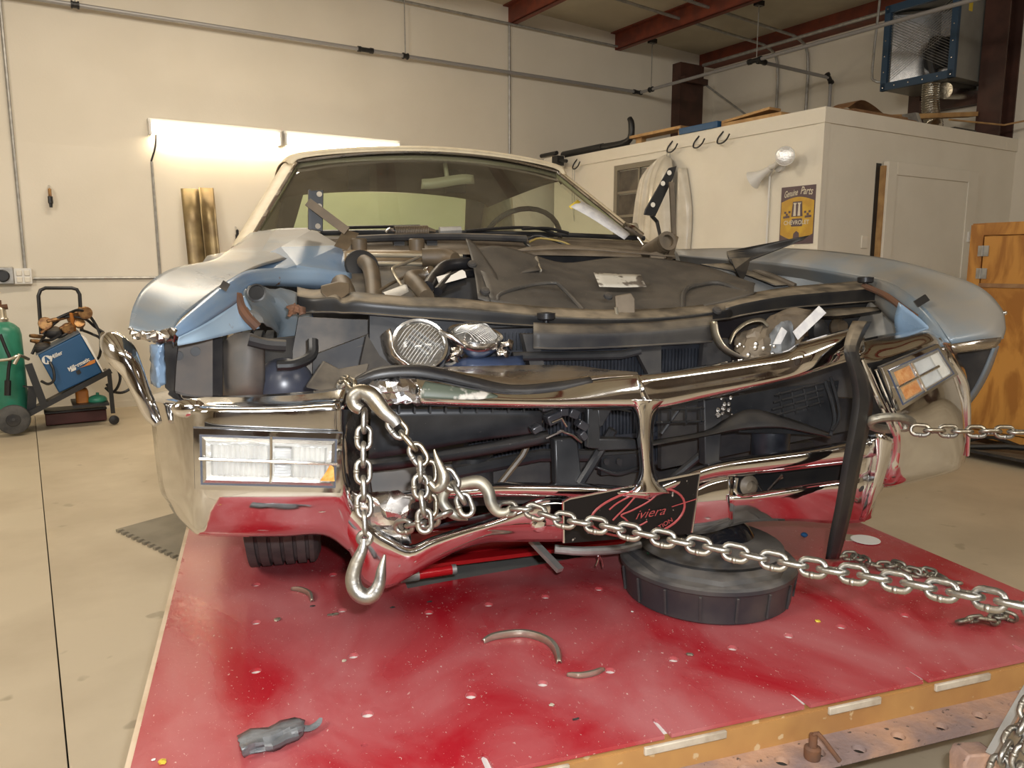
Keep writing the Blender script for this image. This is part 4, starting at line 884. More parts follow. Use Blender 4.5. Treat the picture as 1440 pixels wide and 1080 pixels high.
# valance, right half with slot
rows = G([
 [(972, 690, .02), (1000, 676, .02), (1030, 668, .02)],
 [(970, 705, .015), (1000, 700, .015), (1030, 697, .015)],
 [(968, 735, .04), (1000, 733, .04), (1030, 728, .04)],
 [(966, 752, .07), (1000, 748, .07), (1030, 738, .07)]])
part(MB().surf(rows, 4, 3), 'lower_valance', 'chrome', solid=.003, ang=70)
rows = G([
 [(1026, 697, .01), (1060, 696, .005), (1120, 686, .0), (1160, 679, -.005), (1200, 672, -.01), (1212, 665, -.01), (1238, 660, -.005)],
 [(1026, 704, .008), (1060, 702, .002), (1120, 693, -.004), (1160, 688, -.01), (1200, 684, -.015), (1213, 682, -.015), (1236, 680, -.005)],
 [(1026, 722, .035), (1060, 718, .03), (1120, 714, .02), (1160, 712, .015), (1200, 711, .005), (1216, 711, .005), (1230, 708, .015)],
 [(1026, 740, .07), (1060, 733, .06), (1120, 732, .05), (1160, 735, .045), (1200, 735, .035), (1216, 732, .035), (1225, 728, .05)]])
part(MB().surf(rows, 4, 4), 'lower_valance', 'chrome', solid=.003, ang=70)
rows = G([[(1192, 642, -.01), (1205, 638, -.015), (1240, 626, -.01), (1250, 622, .02)], [(1196, 655, -.012), (1206, 652, -.018), (1238, 640, -.012), (1250, 640, .02)], [(1198, 672, -.01), (1207, 673, -.015), (1236, 664, -.006), (1246, 664, .025)]])
part(MB().surf(rows, 3, 3), 'valance_end', 'chrome', solid=.003, ang=70)
part(MB().tube(Q((1200, 674, -.012), (1160, 680, -.008), (1120, 686, -.004), (1060, 695, 0), (1042, 697, .005), (1034, 690, .008), (1036, 672, .01)), .0045, 8, sm=4), 'slot_edge', 'chrome')
# lower lip of the grille opening
def bar_(path, name, m='chrome', nn=4, hk=1.0, dy=.05):
    rows = [[], [], [], [], [], []]
    for (u, vt, vb, Y) in path:
        h = vb - vt
        rows[0].append((u, vt - 3, Y + dy)); rows[1].append((u, vt, Y + .006)); rows[2].append((u, vt + h * .25, Y - .008))
        rows[3].append((u, vt + h * .7, Y - .006)); rows[4].append((u, vb, Y + .008)); rows[5].append((u, vb + 1, Y + dy))
    return part(MB().surf(G(rows), nn, 3), name, m, solid=.003, ang=70)
bar_([(540, 700, 714, .04), (570, 694, 706, .03), (620, 689, 701, .02), (660, 686, 699, .012), (700, 682, 697, .005), (760, 682, 697, 0), (830, 684, 699, -.012), (880, 688, 701, -.022), (914, 690, 703, -.03)], 'grille_lip')
bar_([(908, 686, 702, -.03), (930, 680, 697, -.025), (960, 668, 686, -.018), (1000, 654, 674, -.01), (1040, 646, 668, -.004), (1100, 638, 662, -.003), (1150, 631, 656, -.008), (1200, 622, 650, -.015), (1245, 612, 645, -.015)], 'grille_lip', dy=.04)
# crumpled chrome left of the lower opening
rows = G([[(495, 690, .04), (520, 695, .03), (560, 692, .02), (585, 700, .02)], [(500, 715, .03), (525, 712, .02), (555, 722, .0), (580, 715, .015)], [(508, 735, .035), (530, 735, .02), (560, 735, .02), (570, 735, .03)], [(520, 748, .04), (545, 755, .03), (575, 765, .02), (580, 760, .03)]])
part(MB().surf(rows, 3, 3, jit=.0045), 'crushed_corner', 'chromec', solid=.003, ang=10)
rows = G([[(480, 560, .04), (492, 566, .05), (503, 572, .08)], [(484, 600, .0), (497, 600, .05), (508, 605, .10)], [(484, 650, .0), (500, 650, .05), (512, 650, .10)], [(490, 700, .0), (505, 700, .04), (522, 700, .10)]])
part(MB().surf(rows, 4, 4, jit=.0015), 'opening_flange', 'chromed', solid=.003, ang=50)
# upper bar, left half
rows = G([
 [(500, 528, .20), (540, 518, .20), (600, 517, .20), (650, 516, .20), (700, 515, .20), (760, 514, .18), (810, 515, .14), (850, 520, .10), (896, 524, .06)],
 [(490, 542, .06), (530, 524, .055), (580, 519, .05), (620, 524, .045), (660, 533, .04), (720, 545, .03), (780, 541, .02), (845, 532, .0), (898, 528, -.01)],
])
part(MB().surf(rows, 4, 3), 'bumper_shelf', 'chromed', solid=.003, ang=60)
rows = G([
 [(487, 541, .07), (526, 519, .055), (580, 514, .05), (622, 520, .045), (662, 530, .04), (720, 542, .03), (780, 538, .02), (830, 531, .006)],
 [(486, 544, .05), (526, 524, .038), (580, 519, .032), (622, 526, .027), (662, 537, .02), (720, 547, .012), (780, 543, .003), (832, 534, -.006)],
 [(488, 550, .05), (528, 532, .036), (580, 528, .030), (622, 534, .025), (662, 543, .02), (720, 552, .010), (780, 549, 0), (834, 537, -.008)],
 [(490, 552, .06), (530, 534, .05), (580, 530, .04), (622, 536, .035), (662, 545, .03), (720, 554, .02), (780, 551, .008), (834, 538, 0)]])
part(MB().surf(rows, 5, 2), 'rubber_strip', 'rubber', solid=.004, ang=50)
rows = G([
 [(580, 529, .035), (622, 535, .028), (662, 544, .022), (720, 552, .013), (780, 548, .004), (835, 536, -.008), (898, 528, -.018), (904, 530, -.02)],
 [(585, 545, .015), (622, 549, .006), (662, 553, 0), (720, 558, -.006), (780, 557, -.014), (835, 552, -.024), (890, 548, -.034), (906, 552, -.036)],
 [(590, 562, .01), (622, 563, .0), (662, 564, -.006), (720, 564, -.014), (780, 564, -.022), (835, 564, -.030), (890, 564, -.038), (910, 566, -.04)],
 [(592, 568, .018), (622, 569, .01), (662, 571, .004), (720, 572, -.004), (780, 572, -.014), (835, 572, -.02), (890, 572, -.028), (910, 573, -.03)],
 [(592, 569, .05), (622, 570, .04), (662, 572, .035), (720, 573, .03), (780, 573, .02), (835, 573, .015), (890, 573, .01), (910, 574, .008)]])
part(MB().surf(rows, 5, 4), 'bumper_bar', 'chrome', solid=.003, ang=70)
rows = G([
 [(500, 545, .055), (528, 532, .045), (556, 529, .04), (584, 529, .035)],
 [(505, 553, .035), (530, 545, .022), (558, 543, .012), (588, 546, .014)],
 [(515, 566, .03), (540, 560, .015), (562, 558, .02), (592, 560, .010)],
 [(535, 573, .03), (548, 570, .03), (566, 569, .02), (596, 568, .018)]])
part(MB().surf(rows, 4, 3, jit=.0045), 'crushed_bar_end', 'chromec', solid=.003, ang=8)
part(MB().surf(G([
 [(598, 536, .022), (622, 540, .016), (650, 545, .012), (690, 552, .004)],
 [(592, 548, .004), (625, 551, -.002), (655, 554, -.006), (700, 558, -.009)],
 [(590, 560, .000), (622, 561, -.006), (650, 562, -.010), (672, 562, -.012)]]), 4, 3), 'green_scuff', mat('green_scuff', (.07, .085, .065), .5, c2=(.45, .42, .38), ns=30, lo=.52, hi=.62, r2=.3), solid=.001)
# ridge at the nose and the right half of the bar
rows = G([
 [(897, 529, .02), (930, 524, .02), (1000, 513, .02), (1060, 503, .02), (1105, 494, .02), (1122, 484, .02), (1150, 475, .02), (1185, 465, .02), (1215, 459, .025)],
 [(897, 530, -.02), (930, 528, -.025), (1000, 519, -.022), (1060, 510, -.022), (1105, 503, -.024), (1125, 492, -.028), (1152, 483, -.03), (1185, 474, -.03), (1216, 468, -.02)],
 [(903, 548, -.034), (932, 545, -.034), (1000, 535, -.03), (1060, 525, -.03), (1108, 515, -.032), (1132, 505, -.045), (1155, 497, -.045), (1186, 488, -.04), (1214, 482, -.03)],
 [(909, 563, -.04), (934, 561, -.040), (1000, 549, -.036), (1060, 538, -.036), (1108, 528, -.036), (1134, 519, -.042), (1158, 511, -.042), (1187, 503, -.035), (1210, 497, -.025)],
 [(912, 574, -.03), (936, 572, -.03), (1000, 558, -.024), (1060, 545, -.024), (1108, 534, -.024), (1134, 526, -.03), (1158, 518, -.03), (1187, 509, -.024), (1206, 503, -.015)],
 [(912, 575, .01), (936, 573, .01), (1000, 559, .015), (1060, 546, .015), (1108, 535, .015), (1134, 527, .01), (1158, 519, .01), (1187, 510, .015), (1206, 504, .02)]])
part(MB().surf(rows, 5, 4), 'bumper_bar', 'chrome', solid=.003, ang=70)
part(MB().tube(Q((897, 528, -.02), (901, 540, -.032), (905, 552, -.040), (912, 566, -.046)), [.003, .005, .006, .006], 8, sm=3), 'nose_ridge', 'chrome')
# divider in the middle of the grille
rows = []
for (v, ul, ur) in ((562, 876, 948), (568, 884, 938), (576, 890, 926), (590, 894, 920), (615, 896, 918), (640, 899, 918), (660, 900, 920), (676, 896, 928), (686, 888, 940), (694, 880, 948)):
    c0 = (ul + ur) / 2
    rows.append(rowq([(ul, v, .03), (ul + 1, v, -.018), (c0 - (ur - ul) * .2, v, -.046), (c0 + (ur - ul) * .2, v, -.046), (ur - 1, v, -.018), (ur, v, .03)]))
part(MB().surf(rows, 3, 3), 'grille_divider', 'chrome', solid=.003, ang=70)
# ---------------- front lamp at image left
def lampbox(C4, name, lensm, depth, bez, label, amber=None):
    """C4: tl, tr, br, bl corners"""
    tl, tr, br, bl_ = C4
    nn_ = (tr - tl).cross(bl_ - tl); br = CAM + (br - CAM) * ((tl - CAM).dot(nn_) / (br - CAM).dot(nn_))
    nrm = (tr - tl).cross(bl_ - tl).normalized()
    if nrm.dot(CAM - tl) < 0: nrm = -nrm
    P = lambda a, b_, h=0: (tl * (1 - a) + tr * a) * (1 - b_) + (bl_ * (1 - a) + br * a) * b_ + nrm * h
    lamp = part(MB().prism([P(-.02, -.05, -.004), P(1.02, -.05, -.004), P(1.02, 1.05, -.004), P(-.02, 1.05, -.004)], nrm * .006), name, 'dark')
    lab(lamp, label)
    L1 = (tr - tl).length; L2 = (bl_ - tl).length
    def frame(i0, i1, h0, h1, nm, m):
        a0, b0 = i0 / L1, i0 / L2; a1, b1 = i1 / L1, i1 / L2
        O = [(a0, b0), (1 - a0, b0), (1 - a0, 1 - b0), (a0, 1 - b0)]; I = [(a1, b1), (1 - a1, b1), (1 - a1, 1 - b1), (a1, 1 - b1)]
        mb = MB()
        for k in range(4):
            j = (k + 1) % 4
            mb.add([P(*O[k], 0), P(*O[j], 0), P(*O[k], h0), P(*O[j], h0), P(*I[k], h1), P(*I[j], h1), P(*I[k], 0), P(*I[j], 0)], [(0, 1, 3, 2), (2, 3, 5, 4), (4, 5, 7, 6)])
        return part(mb, nm, m, lamp, ang=20)
    frame(-.004, .007, .010, .012, 'lamp_frame', 'chrome')
    frame(.009, .016, .012, .016, 'lamp_frame', 'silver')
    frame(.006, .010, .0125, .0125, 'lamp_groove', 'navy')  # navy line painted in for the dark reflection round the chrome frame
    # reflector bowl and ribbed lens pieces
    i = .024
    a0, b0 = i / L1, i / L2
    part(MB().prism([P(a0 * .6, b0 * .6, .004), P(1 - a0 * .6, b0 * .6, .004), P(1 - a0 * .6, 1 - b0 * .6, .004), P(a0 * .6, 1 - b0 * .6, .004)], nrm * .001), 'reflector', 'reflector', lamp)
    return lamp, P, L1, L2, nrm, a0, b0
lampC = [q(276, 604, -.032), q(478, 611, -.030), q(475, 688, -.026), q(278, 683, -.028)]
lamp, P, L1, L2, nrm, a0, b0 = lampbox(lampC, 'front_lamp', None, .02, .01, 'clear rectangular front lamp with chrome cross bar')
mbs = MB(); nr = 22
for k in range(nr):
    x0 = a0 + (1 - 2 * a0) * k / nr; x1 = a0 + (1 - 2 * a0) * (k + 1) / nr
    if .52 < (k + .5) / nr < .66: continue
    mbs.add([P(x0, b0, .007), P((x0 + x1) / 2, b0, .0125), P(x1, b0, .007), P(x0, 1 - b0, .007), P((x0 + x1) / 2, 1 - b0, .0125), P(x1, 1 - b0, .007)], [(0, 1, 4, 3), (1, 2, 5, 4)])
part(mbs, 'lens_ribs', 'lensw', lamp, ang=10)
mbs = MB()
for (y0, y1) in ((b0, .46), (.52, 1 - b0)):
    for k in range(5):
        z0, z1 = y0 + (y1 - y0) * k / 5, y0 + (y1 - y0) * (k + 1) / 5
        mbs.add([P(.53, z0, .007), P(.65, z0, .007), P(.53, (z0 + z1) / 2, .013), P(.65, (z0 + z1) / 2, .013), P(.53, z1, .007), P(.65, z1, .007)], [(0, 1, 3, 2), (2, 3, 5, 4)])
part(mbs, 'lens_prisms', 'silver', lamp, ang=10)
part(MB().prism([P(.02, .05, .014), P(.98, .05, .014), P(.98, .95, .014), P(.02, .95, .014)], nrm * .002), 'lens_cover', 'lglass', lamp)
part(MB().tube([P(.02, .47, .018), P(.98, .49, .018)], .0035, 8), 'cross_bar', 'chrome', lamp)
part(MB().tube([P(.505, .04, .018), P(.505, .86, .018)], .0028, 8), 'cross_bar', 'chrome', lamp)
part(MB().prism([P(.86, .80, .0165), P(.965, .80, .0165), P(.955, .55, .0165), P(.93, .50, .0165), P(.90, .64, .0165)], nrm * .003), 'amber_piece', 'amber', lamp)
# ---------------- right lamp pod
rows = G([
 [(1212, 478, .05), (1235, 473, .055), (1265, 468, .06), (1300, 461, .07), (1312, 466, .10)],
 [(1214, 492, -.02), (1234, 486, -.015), (1266, 480, -.01), (1304, 468, .0), (1318, 470, .05)],
 [(1208, 502, -.07), (1232, 502, -.06), (1268, 492, -.05), (1308, 477, -.035), (1324, 475, .02)],
 [(1222, 520, -.072), (1238, 516, -.066), (1276, 502, -.055), (1316, 486, -.04), (1338, 488, .02)],
 [(1240, 560, -.07), (1252, 556, -.07), (1290, 540, -.06), (1328, 522, -.045), (1356, 520, .02)],
 [(1254, 590, -.068), (1264, 586, -.072), (1302, 570, -.062), (1340, 552, -.048), (1361, 550, .03)],
 [(1256, 612, -.055), (1268, 606, -.065), (1308, 596, -.055), (1348, 578, -.040), (1363, 575, .03)],
 [(1252, 640, -.03), (1266, 640, -.04), (1308, 636, -.03), (1350, 622, -.02), (1362, 622, .04)],
 [(1240, 668, -.005), (1258, 676, -.015), (1300, 668, -.005), (1344, 656, .0), (1356, 650, .06)],
 [(1234, 684, .04), (1255, 684, .03), (1300, 674, .03), (1342, 662, .04), (1350, 656, .10)]])
pod = part(MB().surf(rows, 4, 3), 'bumper_end', 'chrome', solid=.003, ang=60)
lab(pod, 'twisted chrome bumper end with half amber lamp')
rows = G([[(1222, 612, -.02), (1240, 610, -.05), (1258, 618, -.05)], [(1226, 650, -.015), (1238, 648, -.04), (1252, 650, -.03)], [(1216, 700, -.005), (1226, 700, -.02), (1243, 682, .0)], [(1208, 732, .03), (1218, 730, .02), (1236, 690, .05)]])
part(MB().surf(rows, 4, 4, jit=.001), 'bumper_fold', 'chrome', solid=.003, ang=50)
part(MB().tube(Q((1318, 476, -.0), (1340, 510, -.02), (1356, 540, -.02), (1360, 580, -.01), (1360, 640, .02)), [.008, .009, .010, .009, .006], 10, sm=4), 'edge_bead', 'chrome')
part(MB().tube(Q((1212, 505, -.085), (1228, 545, -.085), (1246, 585, -.082), (1258, 612, -.07)), [.006, .007, .007, .005], 10, sm=4), 'edge_bead', 'chrome')
part(MB().tube(Q((1232, 520, -.082), (1252, 568, -.088), (1268, 602, -.082)), [.004, .006, .004], 10, sm=4), 'edge_bead', 'chrome')
lampC = [q(1238, 518, -.100), q(1314, 486, -.082), q(1340, 526, -.084), q(1262, 574, -.104)]
lamp, P, L1, L2, nrm, a0, b0 = lampbox(lampC, 'front_lamp', None, .02, .01, 'tilted front lamp, amber on one half and clear on the other')
for (xa, xb, m, nr) in ((.08, .40, 'amber', 9), (.42, .76, 'lensw', 10)):
    mbs = MB()
    for k in range(nr):
        x0 = xa + (xb - xa) * k / nr; x1 = xa + (xb - xa) * (k + 1) / nr
        mbs.add([P(x0, .14, .008), P((x0 + x1) / 2, .14, .0135), P(x1, .14, .006), P(x0, .86, .006), P((x0 + x1) / 2, .86, .0135), P(x1, .86, .008)], [(0, 1, 4, 3), (1, 2, 5, 4)])
    part(mbs, 'lens_ribs', m, lamp, ang=10)
part(MB().prism([P(.78, .1, .007), P(.95, .1, .007), P(.95, .9, .007), P(.78, .9, .007)], nrm * .004), 'lens_end', 'white', lamp)
part(MB().prism([P(.04, .06, .014), P(.96, .06, .014), P(.96, .94, .014), P(.04, .94, .014)], nrm * .002), 'lens_cover', 'lglass', lamp)
part(MB().tube([P(.04, .5, .018), P(.78, .5, .018)], [.003, .0035], 8), 'cross_bar', 'chrome', lamp)
part(MB().tube([P(.41, .1, .018), P(.41, .9, .018)], .0032, 8), 'cross_bar', 'chrome', lamp)
# ---------------- number plate
pc4 = Q((790, 702, -.028), (985, 662, -.028), (974, 750, -.015), (790, 764, -.015))
n_ = (pc4[1] - pc4[0]).cross(pc4[3] - pc4[0]).normalized(); n_ = n_ if n_.dot(CAM - pc4[0]) > 0 else -n_
pl = part(MB().prism(pc4, n_ * .003), 'number_plate', 'plateblk', bevel=.002); lab(pl, 'black plate with red script lettering')
PP = lambda a, b_, h=.0045: (pc4[0] * (1 - a) + pc4[1] * a) * (1 - b_) + (pc4[3] * (1 - a) + pc4[2] * a) * b_ + n_ * h
part(MB().tube([PP(.01, .97, .003), PP(.005, .05, .003), PP(.05, .01, .003), PP(.99, .02, .003), PP(.985, .97, .003)], .0028, 6), 'plate_frame', 'chrome', pl)
part(MB().tube([PP(.55 + .35 * math.cos(a), .53 + .43 * math.sin(a)) for a in [2 * math.pi * k / 40 for k in range(40)]], .0028, 6, closed=True), 'oval_line', 'redscript', pl)
part(MB().tube([PP(*c) for c in ((.33, .38), (.40, .26), (.55, .14), (.66, .13), (.69, .2), (.62, .34), (.5, .46), (.42, .52), (.45, .6), (.50, .72), (.56, .76), (.62, .70))], .0020, 6, sm=4), 'script_stroke', 'redscript', pl)
part(MB().tube([PP(*c) for c in ((.52, .2), (.46, .36), (.40, .50), (.36, .60))], .0020, 6, sm=4), 'script_stroke', 'redscript', pl)
part(MB().tube([PP(.80, .50), PP(.99, .43)], .0012, 6), 'script_stroke', 'redscript', pl)
ex_ = (PP(.8, .55) - PP(.5, .58)).normalized(); ey_ = n_.cross(ex_)
text('lettering', 'iviera', M['redscript'], pl, PP(.635, .62, .005), ex_, ey_, .022, shear=.45, width=.075, bold=-.004)
ee = (PP(.84, .66) - PP(.66, .88)).normalized()
text('lettering', 'ATION', M['redscript'], pl, PP(.755, .82, .005), ee, n_.cross(ee), .011, width=.048, bold=.01)
# ---------------- chrome horn torn from the left fender edge
part(MB().tube(Q((152, 474, .20), (160, 484, .17), (172, 500, .15), (186, 522, .14), (199, 552, .13), (212, 580, .13), (222, 596, .12)), [.014, .025, .028, .021, .017, .016, .009], 14, sm=5), 'corner_strip', 'chrome')
part(MB().tube(Q((146, 470, .19), (150, 490, .165), (158, 506, .15), (168, 516, .15)), [.007, .009, .009, .004], 10, sm=4), 'strip_edge', 'chrome')

# ---------------- left fender
rows = G([
 [(352, 328, 1.45), (338, 340, 1.2), (322, 352, .95), (300, 366, .70), (243, 378, .46), (205, 402, .28), (187, 432, .17), (181, 462, .11)],
 [(392, 322, 1.46), (372, 335, 1.22), (350, 350, .98), (322, 365, .72), (270, 384, .46), (232, 410, .28), (214, 440, .17), (206, 468, .11)],
 [(436, 321, 1.46), (410, 335, 1.22), (385, 352, .98), (345, 368, .70), (300, 394, .44), (262, 420, .27), (238, 444, .17), (226, 466, .12)],
 [(452, 324, 1.44), (440, 345, 1.20), (410, 362, .95), (365, 375, .68), (325, 394, .46), (284, 424, .28), (256, 446, .18), (244, 462, .13)]])
lf = part(MB().surf(rows, 5, 4), 'fender', 'blued', solid=.003, ang=45); lab(lf, 'buckled dusty blue fender above the clear lamp')
# folded buckle rising at its inner edge
P0, P1, P2, P3, P4, P5 = q(386, 323, 1.3), q(440, 322, 1.28), q(478, 345, 1.15), q(497, 384, .95), q(395, 347, 1.02), q(417, 373, .86)
P6, P7, P8, P9, P10 = q(330, 371, .72), q(362, 362, .84), q(494, 404, .92), q(415, 406, .80), q(340, 395, .62)
mb = MB().add([P0, P1, P2, P3, P4, P5, P6, P7, P8, P9, P10], [(0, 4, 1), (1, 4, 2), (0, 7, 4)])
part(mb, 'fender_buckle', 'blued', lf, ang=5)
mb = MB().add([P0, P1, P2, P3, P4, P5, P6, P7, P8, P9, P10], [(4, 5, 2), (2, 5, 3), (7, 5, 4), (6, 5, 7)])
part(mb, 'fender_buckle', 'blueb', lf, ang=5)
mb = MB().add([P0, P1, P2, P3, P4, P5, P6, P7, P8, P9, P10], [(5, 9, 3), (3, 9, 8), (6, 10, 5), (5, 10, 9)])
part(mb, 'fender_buckle', 'blueb', lf, ang=5)
# inner flange of the fender (bright blue)
rows = G([
 [(242, 464, .12), (262, 444, .18), (286, 422, .28), (322, 394, .44), (352, 380, .60), (400, 377, .74), (450, 378, .80), (494, 384, .86)],
 [(244, 470, .11), (268, 452, .17), (296, 432, .27), (330, 408, .42), (360, 396, .58), (405, 396, .73), (450, 398, .80), (494, 402, .86)],
 [(250, 474, .12), (275, 462, .17), (302, 446, .27), (335, 424, .42), (358, 404, .60), (400, 404, .76), (440, 408, .84), (480, 414, .88)]])
part(MB().surf(rows, 5, 3), 'fender_lip', 'blueb', lf, solid=.003, ang=50)
rows = G([
 [(250, 474, .125), (275, 462, .175), (302, 446, .275), (330, 424, .40), (345, 415, .46)],
 [(246, 480, .13), (275, 470, .18), (305, 458, .28), (335, 440, .40), (352, 430, .45)],
 [(250, 486, .14), (282, 480, .19), (312, 473, .29), (345, 465, .40), (365, 462, .44)]])
part(MB().surf(rows, 5, 3), 'fender_brace', mat('light_blue_paint', (.42, .56, .68), .28, c2=(.36, .50, .64), ns=5, sp=(.16, .08, .04), spk=.70, sps=18), lf, solid=.003, ang=50)
rows = G([
 [(336, 412, .46), (350, 404, .52), (372, 404, .6), (400, 408, .66), (440, 415, .70)],
 [(342, 430, .43), (352, 430, .46), (385, 430, .60), (410, 440, .64), (440, 445, .68)],
 [(355, 458, .42), (372, 455, .44), (390, 470, .56), (396, 480, .6), (440, 470, .64)]])
part(MB().surf(rows, 4, 4, jit=.004), 'crumpled_panel', 'blued', lf, solid=.003, ang=30)
part(MB().tube(Q((334, 416, .43), (338, 430, .41), (348, 446, .40), (362, 460, .40)), .012, 8, sm=4), 'rusty_edge', 'rust', lf)
part(MB().lathe([(.020, 0), (.022, .003), (.018, .004), (.018, .0)], q(361, 412, .42), (-.2, -1, .35), 18), 'body_hole', 'blackfit', lf)
part(MB().obox(q(308, 404, .36), q(318, 410, .36) - q(308, 404, .36), q(314, 394, .38) - q(308, 404, .36), (0, .01, 0)), 'clip', 'dark', lf)
part(MB().prism(Q((372, 440, .7), (440, 440, .72), (440, 470, .72), (396, 470, .70)), (0, .02, 0)), 'apron', 'navy', lf)
# crushed front tip and drooping strip
rows = G([[(181, 462, .10), (205, 466, .09), (228, 466, .10), (246, 462, .12)], [(183, 470, .10), (208, 474, .085), (232, 472, .09), (250, 474, .11)], [(186, 474, .12), (208, 480, .11), (230, 482, .11), (250, 486, .13)]])
part(MB().surf(rows, 5, 3, jit=.004), 'crushed_tip', 'chromed', lf, solid=.003, ang=25)
rows = G([[(212, 484, .20), (222, 484, .17), (231, 482, .18)], [(212, 510, .20), (221, 512, .17), (232, 512, .18)], [(213, 540, .20), (222, 545, .17), (232, 540, .18)]])
part(MB().surf(rows, 4, 5, jit=.002), 'fender_edge', 'blueb', lf, solid=.003, ang=30)
part(MB().prism(Q((226, 478, .22), (250, 484, .20), (246, 520, .20), (244, 556, .20), (232, 545, .22)), (0, .03, 0)), 'fender_bracket', 'dark', lf)
# inner wing panels
part(MB().prism(Q((240, 480, .40), (299, 476, .42), (299, 556, .42), (240, 556, .40)), (0, .02, 0)), 'inner_panel', 'well', lf)
part(MB().prism(Q((297, 474, .42), (313, 474, .44), (313, 556, .44), (297, 556, .42)), (0, .02, 0)), 'inner_panel', 'dark', lf)
rows = G([[(312, 482, .46), (330, 470, .44), (352, 468, .42), (372, 478, .44)], [(312, 520, .47), (330, 520, .42), (352, 520, .41), (372, 520, .44)], [(312, 556, .48), (330, 556, .43), (352, 556, .42), (372, 556, .45)]])
part(MB().surf(rows, 4, 2), 'inner_panel', 'well', lf, solid=.004)
for (u, v) in ((251, 500), (275, 494)): part(MB().lathe([(.011, 0), (.011, .004)], q(u, v, .398), (0, -1, 0), 12), 'panel_hole', 'blackfit', lf)
part(MB().prism(Q((372, 478, .50), (440, 470, .62), (500, 470, .62), (500, 570, .60), (372, 556, .50)), (0, .02, 0)), 'inner_panel', 'dark', lf)
part(MB().sphere(q(400, 545, .48), .075, 18, 12, (1, .7, 1)), 'vacuum_canister', mat('canister', (.045, .05, .07), .3), lf)
part(MB().tube(Q((350, 478, .40), (375, 484, .40), (402, 486, .40)), .014, 8, sm=3), 'bracket_rod', 'dark', lf)
part(MB().tube(Q((390, 514, .36), (415, 512, .36), (438, 500, .38), (440, 478, .40)), .013, 10, sm=4), 'pipe', 'blackfit', lf)
part(MB().prism(Q((430, 545, .16), (455, 508, .24), (478, 520, .22), (520, 512, .22), (508, 545, .16), (490, 560, .14)), (0, .02, 0)), 'torn_bracket', 'dark', lf, bevel=.003)
# body side below, doors and rear (mostly hidden)
def sect(Y, xs, zs): return [Vector((x, Y, z)) for x, z in zip(xs, zs)]
for sx in (-1, 1):
    rows = []
    for (Y, w, zt, zb) in ((.42, .99, .80, .62), (.75, .99, .85, .62), (1.15, 1.0, .90, .60), (1.32, 1.0, .91, .22), (1.8, 1.0, .93, .20), (2.8, 1.0, .92, .20), (3.5, 1.01, .93, .22), (3.7, 1.01, .93, .60), (4.3, 1.0, .92, .60), (4.5, .98, .90, .30), (5.05, .92, .84, .36)):
        if Y < .7 and sx > 0: continue
        if Y < 1.3: zt -= .09
        rows.append([Vector((sx * (w - (.11 if Y > 1.2 else .03)), Y, zt)), Vector((sx * (w - .02), Y, zt - .05)), Vector((sx * w, Y, (zt + zb) / 2)), Vector((sx * (w - .03), Y, zb))])
    part(MB().surf(rows, 3, 3), 'body_side', 'blued', solid=.004, ang=60)
rows = [[Vector((x, 3.75, .93)) for x in (-.90, -.5, 0, .5, .90)], [Vector((x, 4.5, .93)) for x in (-.88, -.5, 0, .5, .88)], [Vector((x, 5.05, .86)) for x in (-.82, -.5, 0, .5, .82)], [Vector((x, 5.12, .45)) for x in (-.82, -.5, 0, .5, .82)]]
part(MB().surf(rows, 3, 3), 'boot_lid', 'blued', solid=.004)

# ---------------- right fender
rows = G([
 [(948, 351, 1.25), (1040, 349, 1.02), (1120, 350, .86), (1190, 356, .70), (1258, 366, .48), (1326, 384, .25), (1378, 404, .10), (1408, 434, .03), (1414, 462, 0)],
 [(950, 353, 1.22), (1050, 354, .98), (1125, 358, .82), (1195, 366, .64), (1262, 379, .43), (1322, 400, .22), (1366, 424, .08), (1396, 450, .0), (1411, 473, -.02)],
 [(952, 356, 1.20), (1060, 361, .94), (1130, 368, .78), (1200, 378, .60), (1255, 388, .40), (1296, 408, .20), (1340, 440, .06), (1376, 466, -.015), (1404, 478, -.025)],
 [(954, 359, 1.18), (1065, 368, .92), (1135, 377, .76), (1200, 388, .58), (1248, 397, .38), (1284, 418, .18), (1312, 446, .06), (1332, 474, 0), (1340, 486, -.01)]])
rf = part(MB().surf(rows, 5, 4), 'fender', 'blued', solid=.003, ang=50); lab(rf, 'long dusty blue fender over the twisted bumper end')
sk = [q(*p) for p in ((948, 351, 1.25), (1040, 349, 1.02), (1120, 350, .86), (1190, 356, .70), (1258, 366, .48), (1326, 384, .25))]
part(MB().surf([sk, [p + Vector((.012, 0, -.08)) for p in sk], [Vector((min(p.x, 1.0), p.y, .62)) for p in sk]], 3, 3), 'fender_side', 'blued', rf, solid=.003)
rows = G([
 [(954, 359, 1.18), (1065, 368, .92), (1135, 377, .76), (1200, 388, .58), (1248, 397, .38), (1284, 418, .18), (1312, 446, .06), (1336, 482, -.01)],
 [(956, 364, 1.20), (1066, 377, .95), (1138, 387, .79), (1200, 400, .61), (1236, 408, .42), (1268, 430, .22), (1295, 455, .10), (1318, 486, .03)],
 [(960, 376, 1.24), (1068, 392, 1.0), (1142, 402, .84), (1200, 414, .66), (1226, 424, .48), (1250, 448, .30), (1276, 470, .18), (1300, 492, .10)]])
part(MB().surf(rows, 5, 3), 'fender_lip', 'blued', rf, solid=.003, ang=50)
rows = G([[(1264, 425, .16), (1290, 445, .10), (1318, 470, .04)], [(1258, 450, .17), (1284, 466, .12), (1310, 484, .05)], [(1262, 476, .18), (1284, 482, .13), (1305, 486, .08)]])
part(MB().surf(rows, 4, 4), 'fender_brace', 'blue', rf, solid=.003)
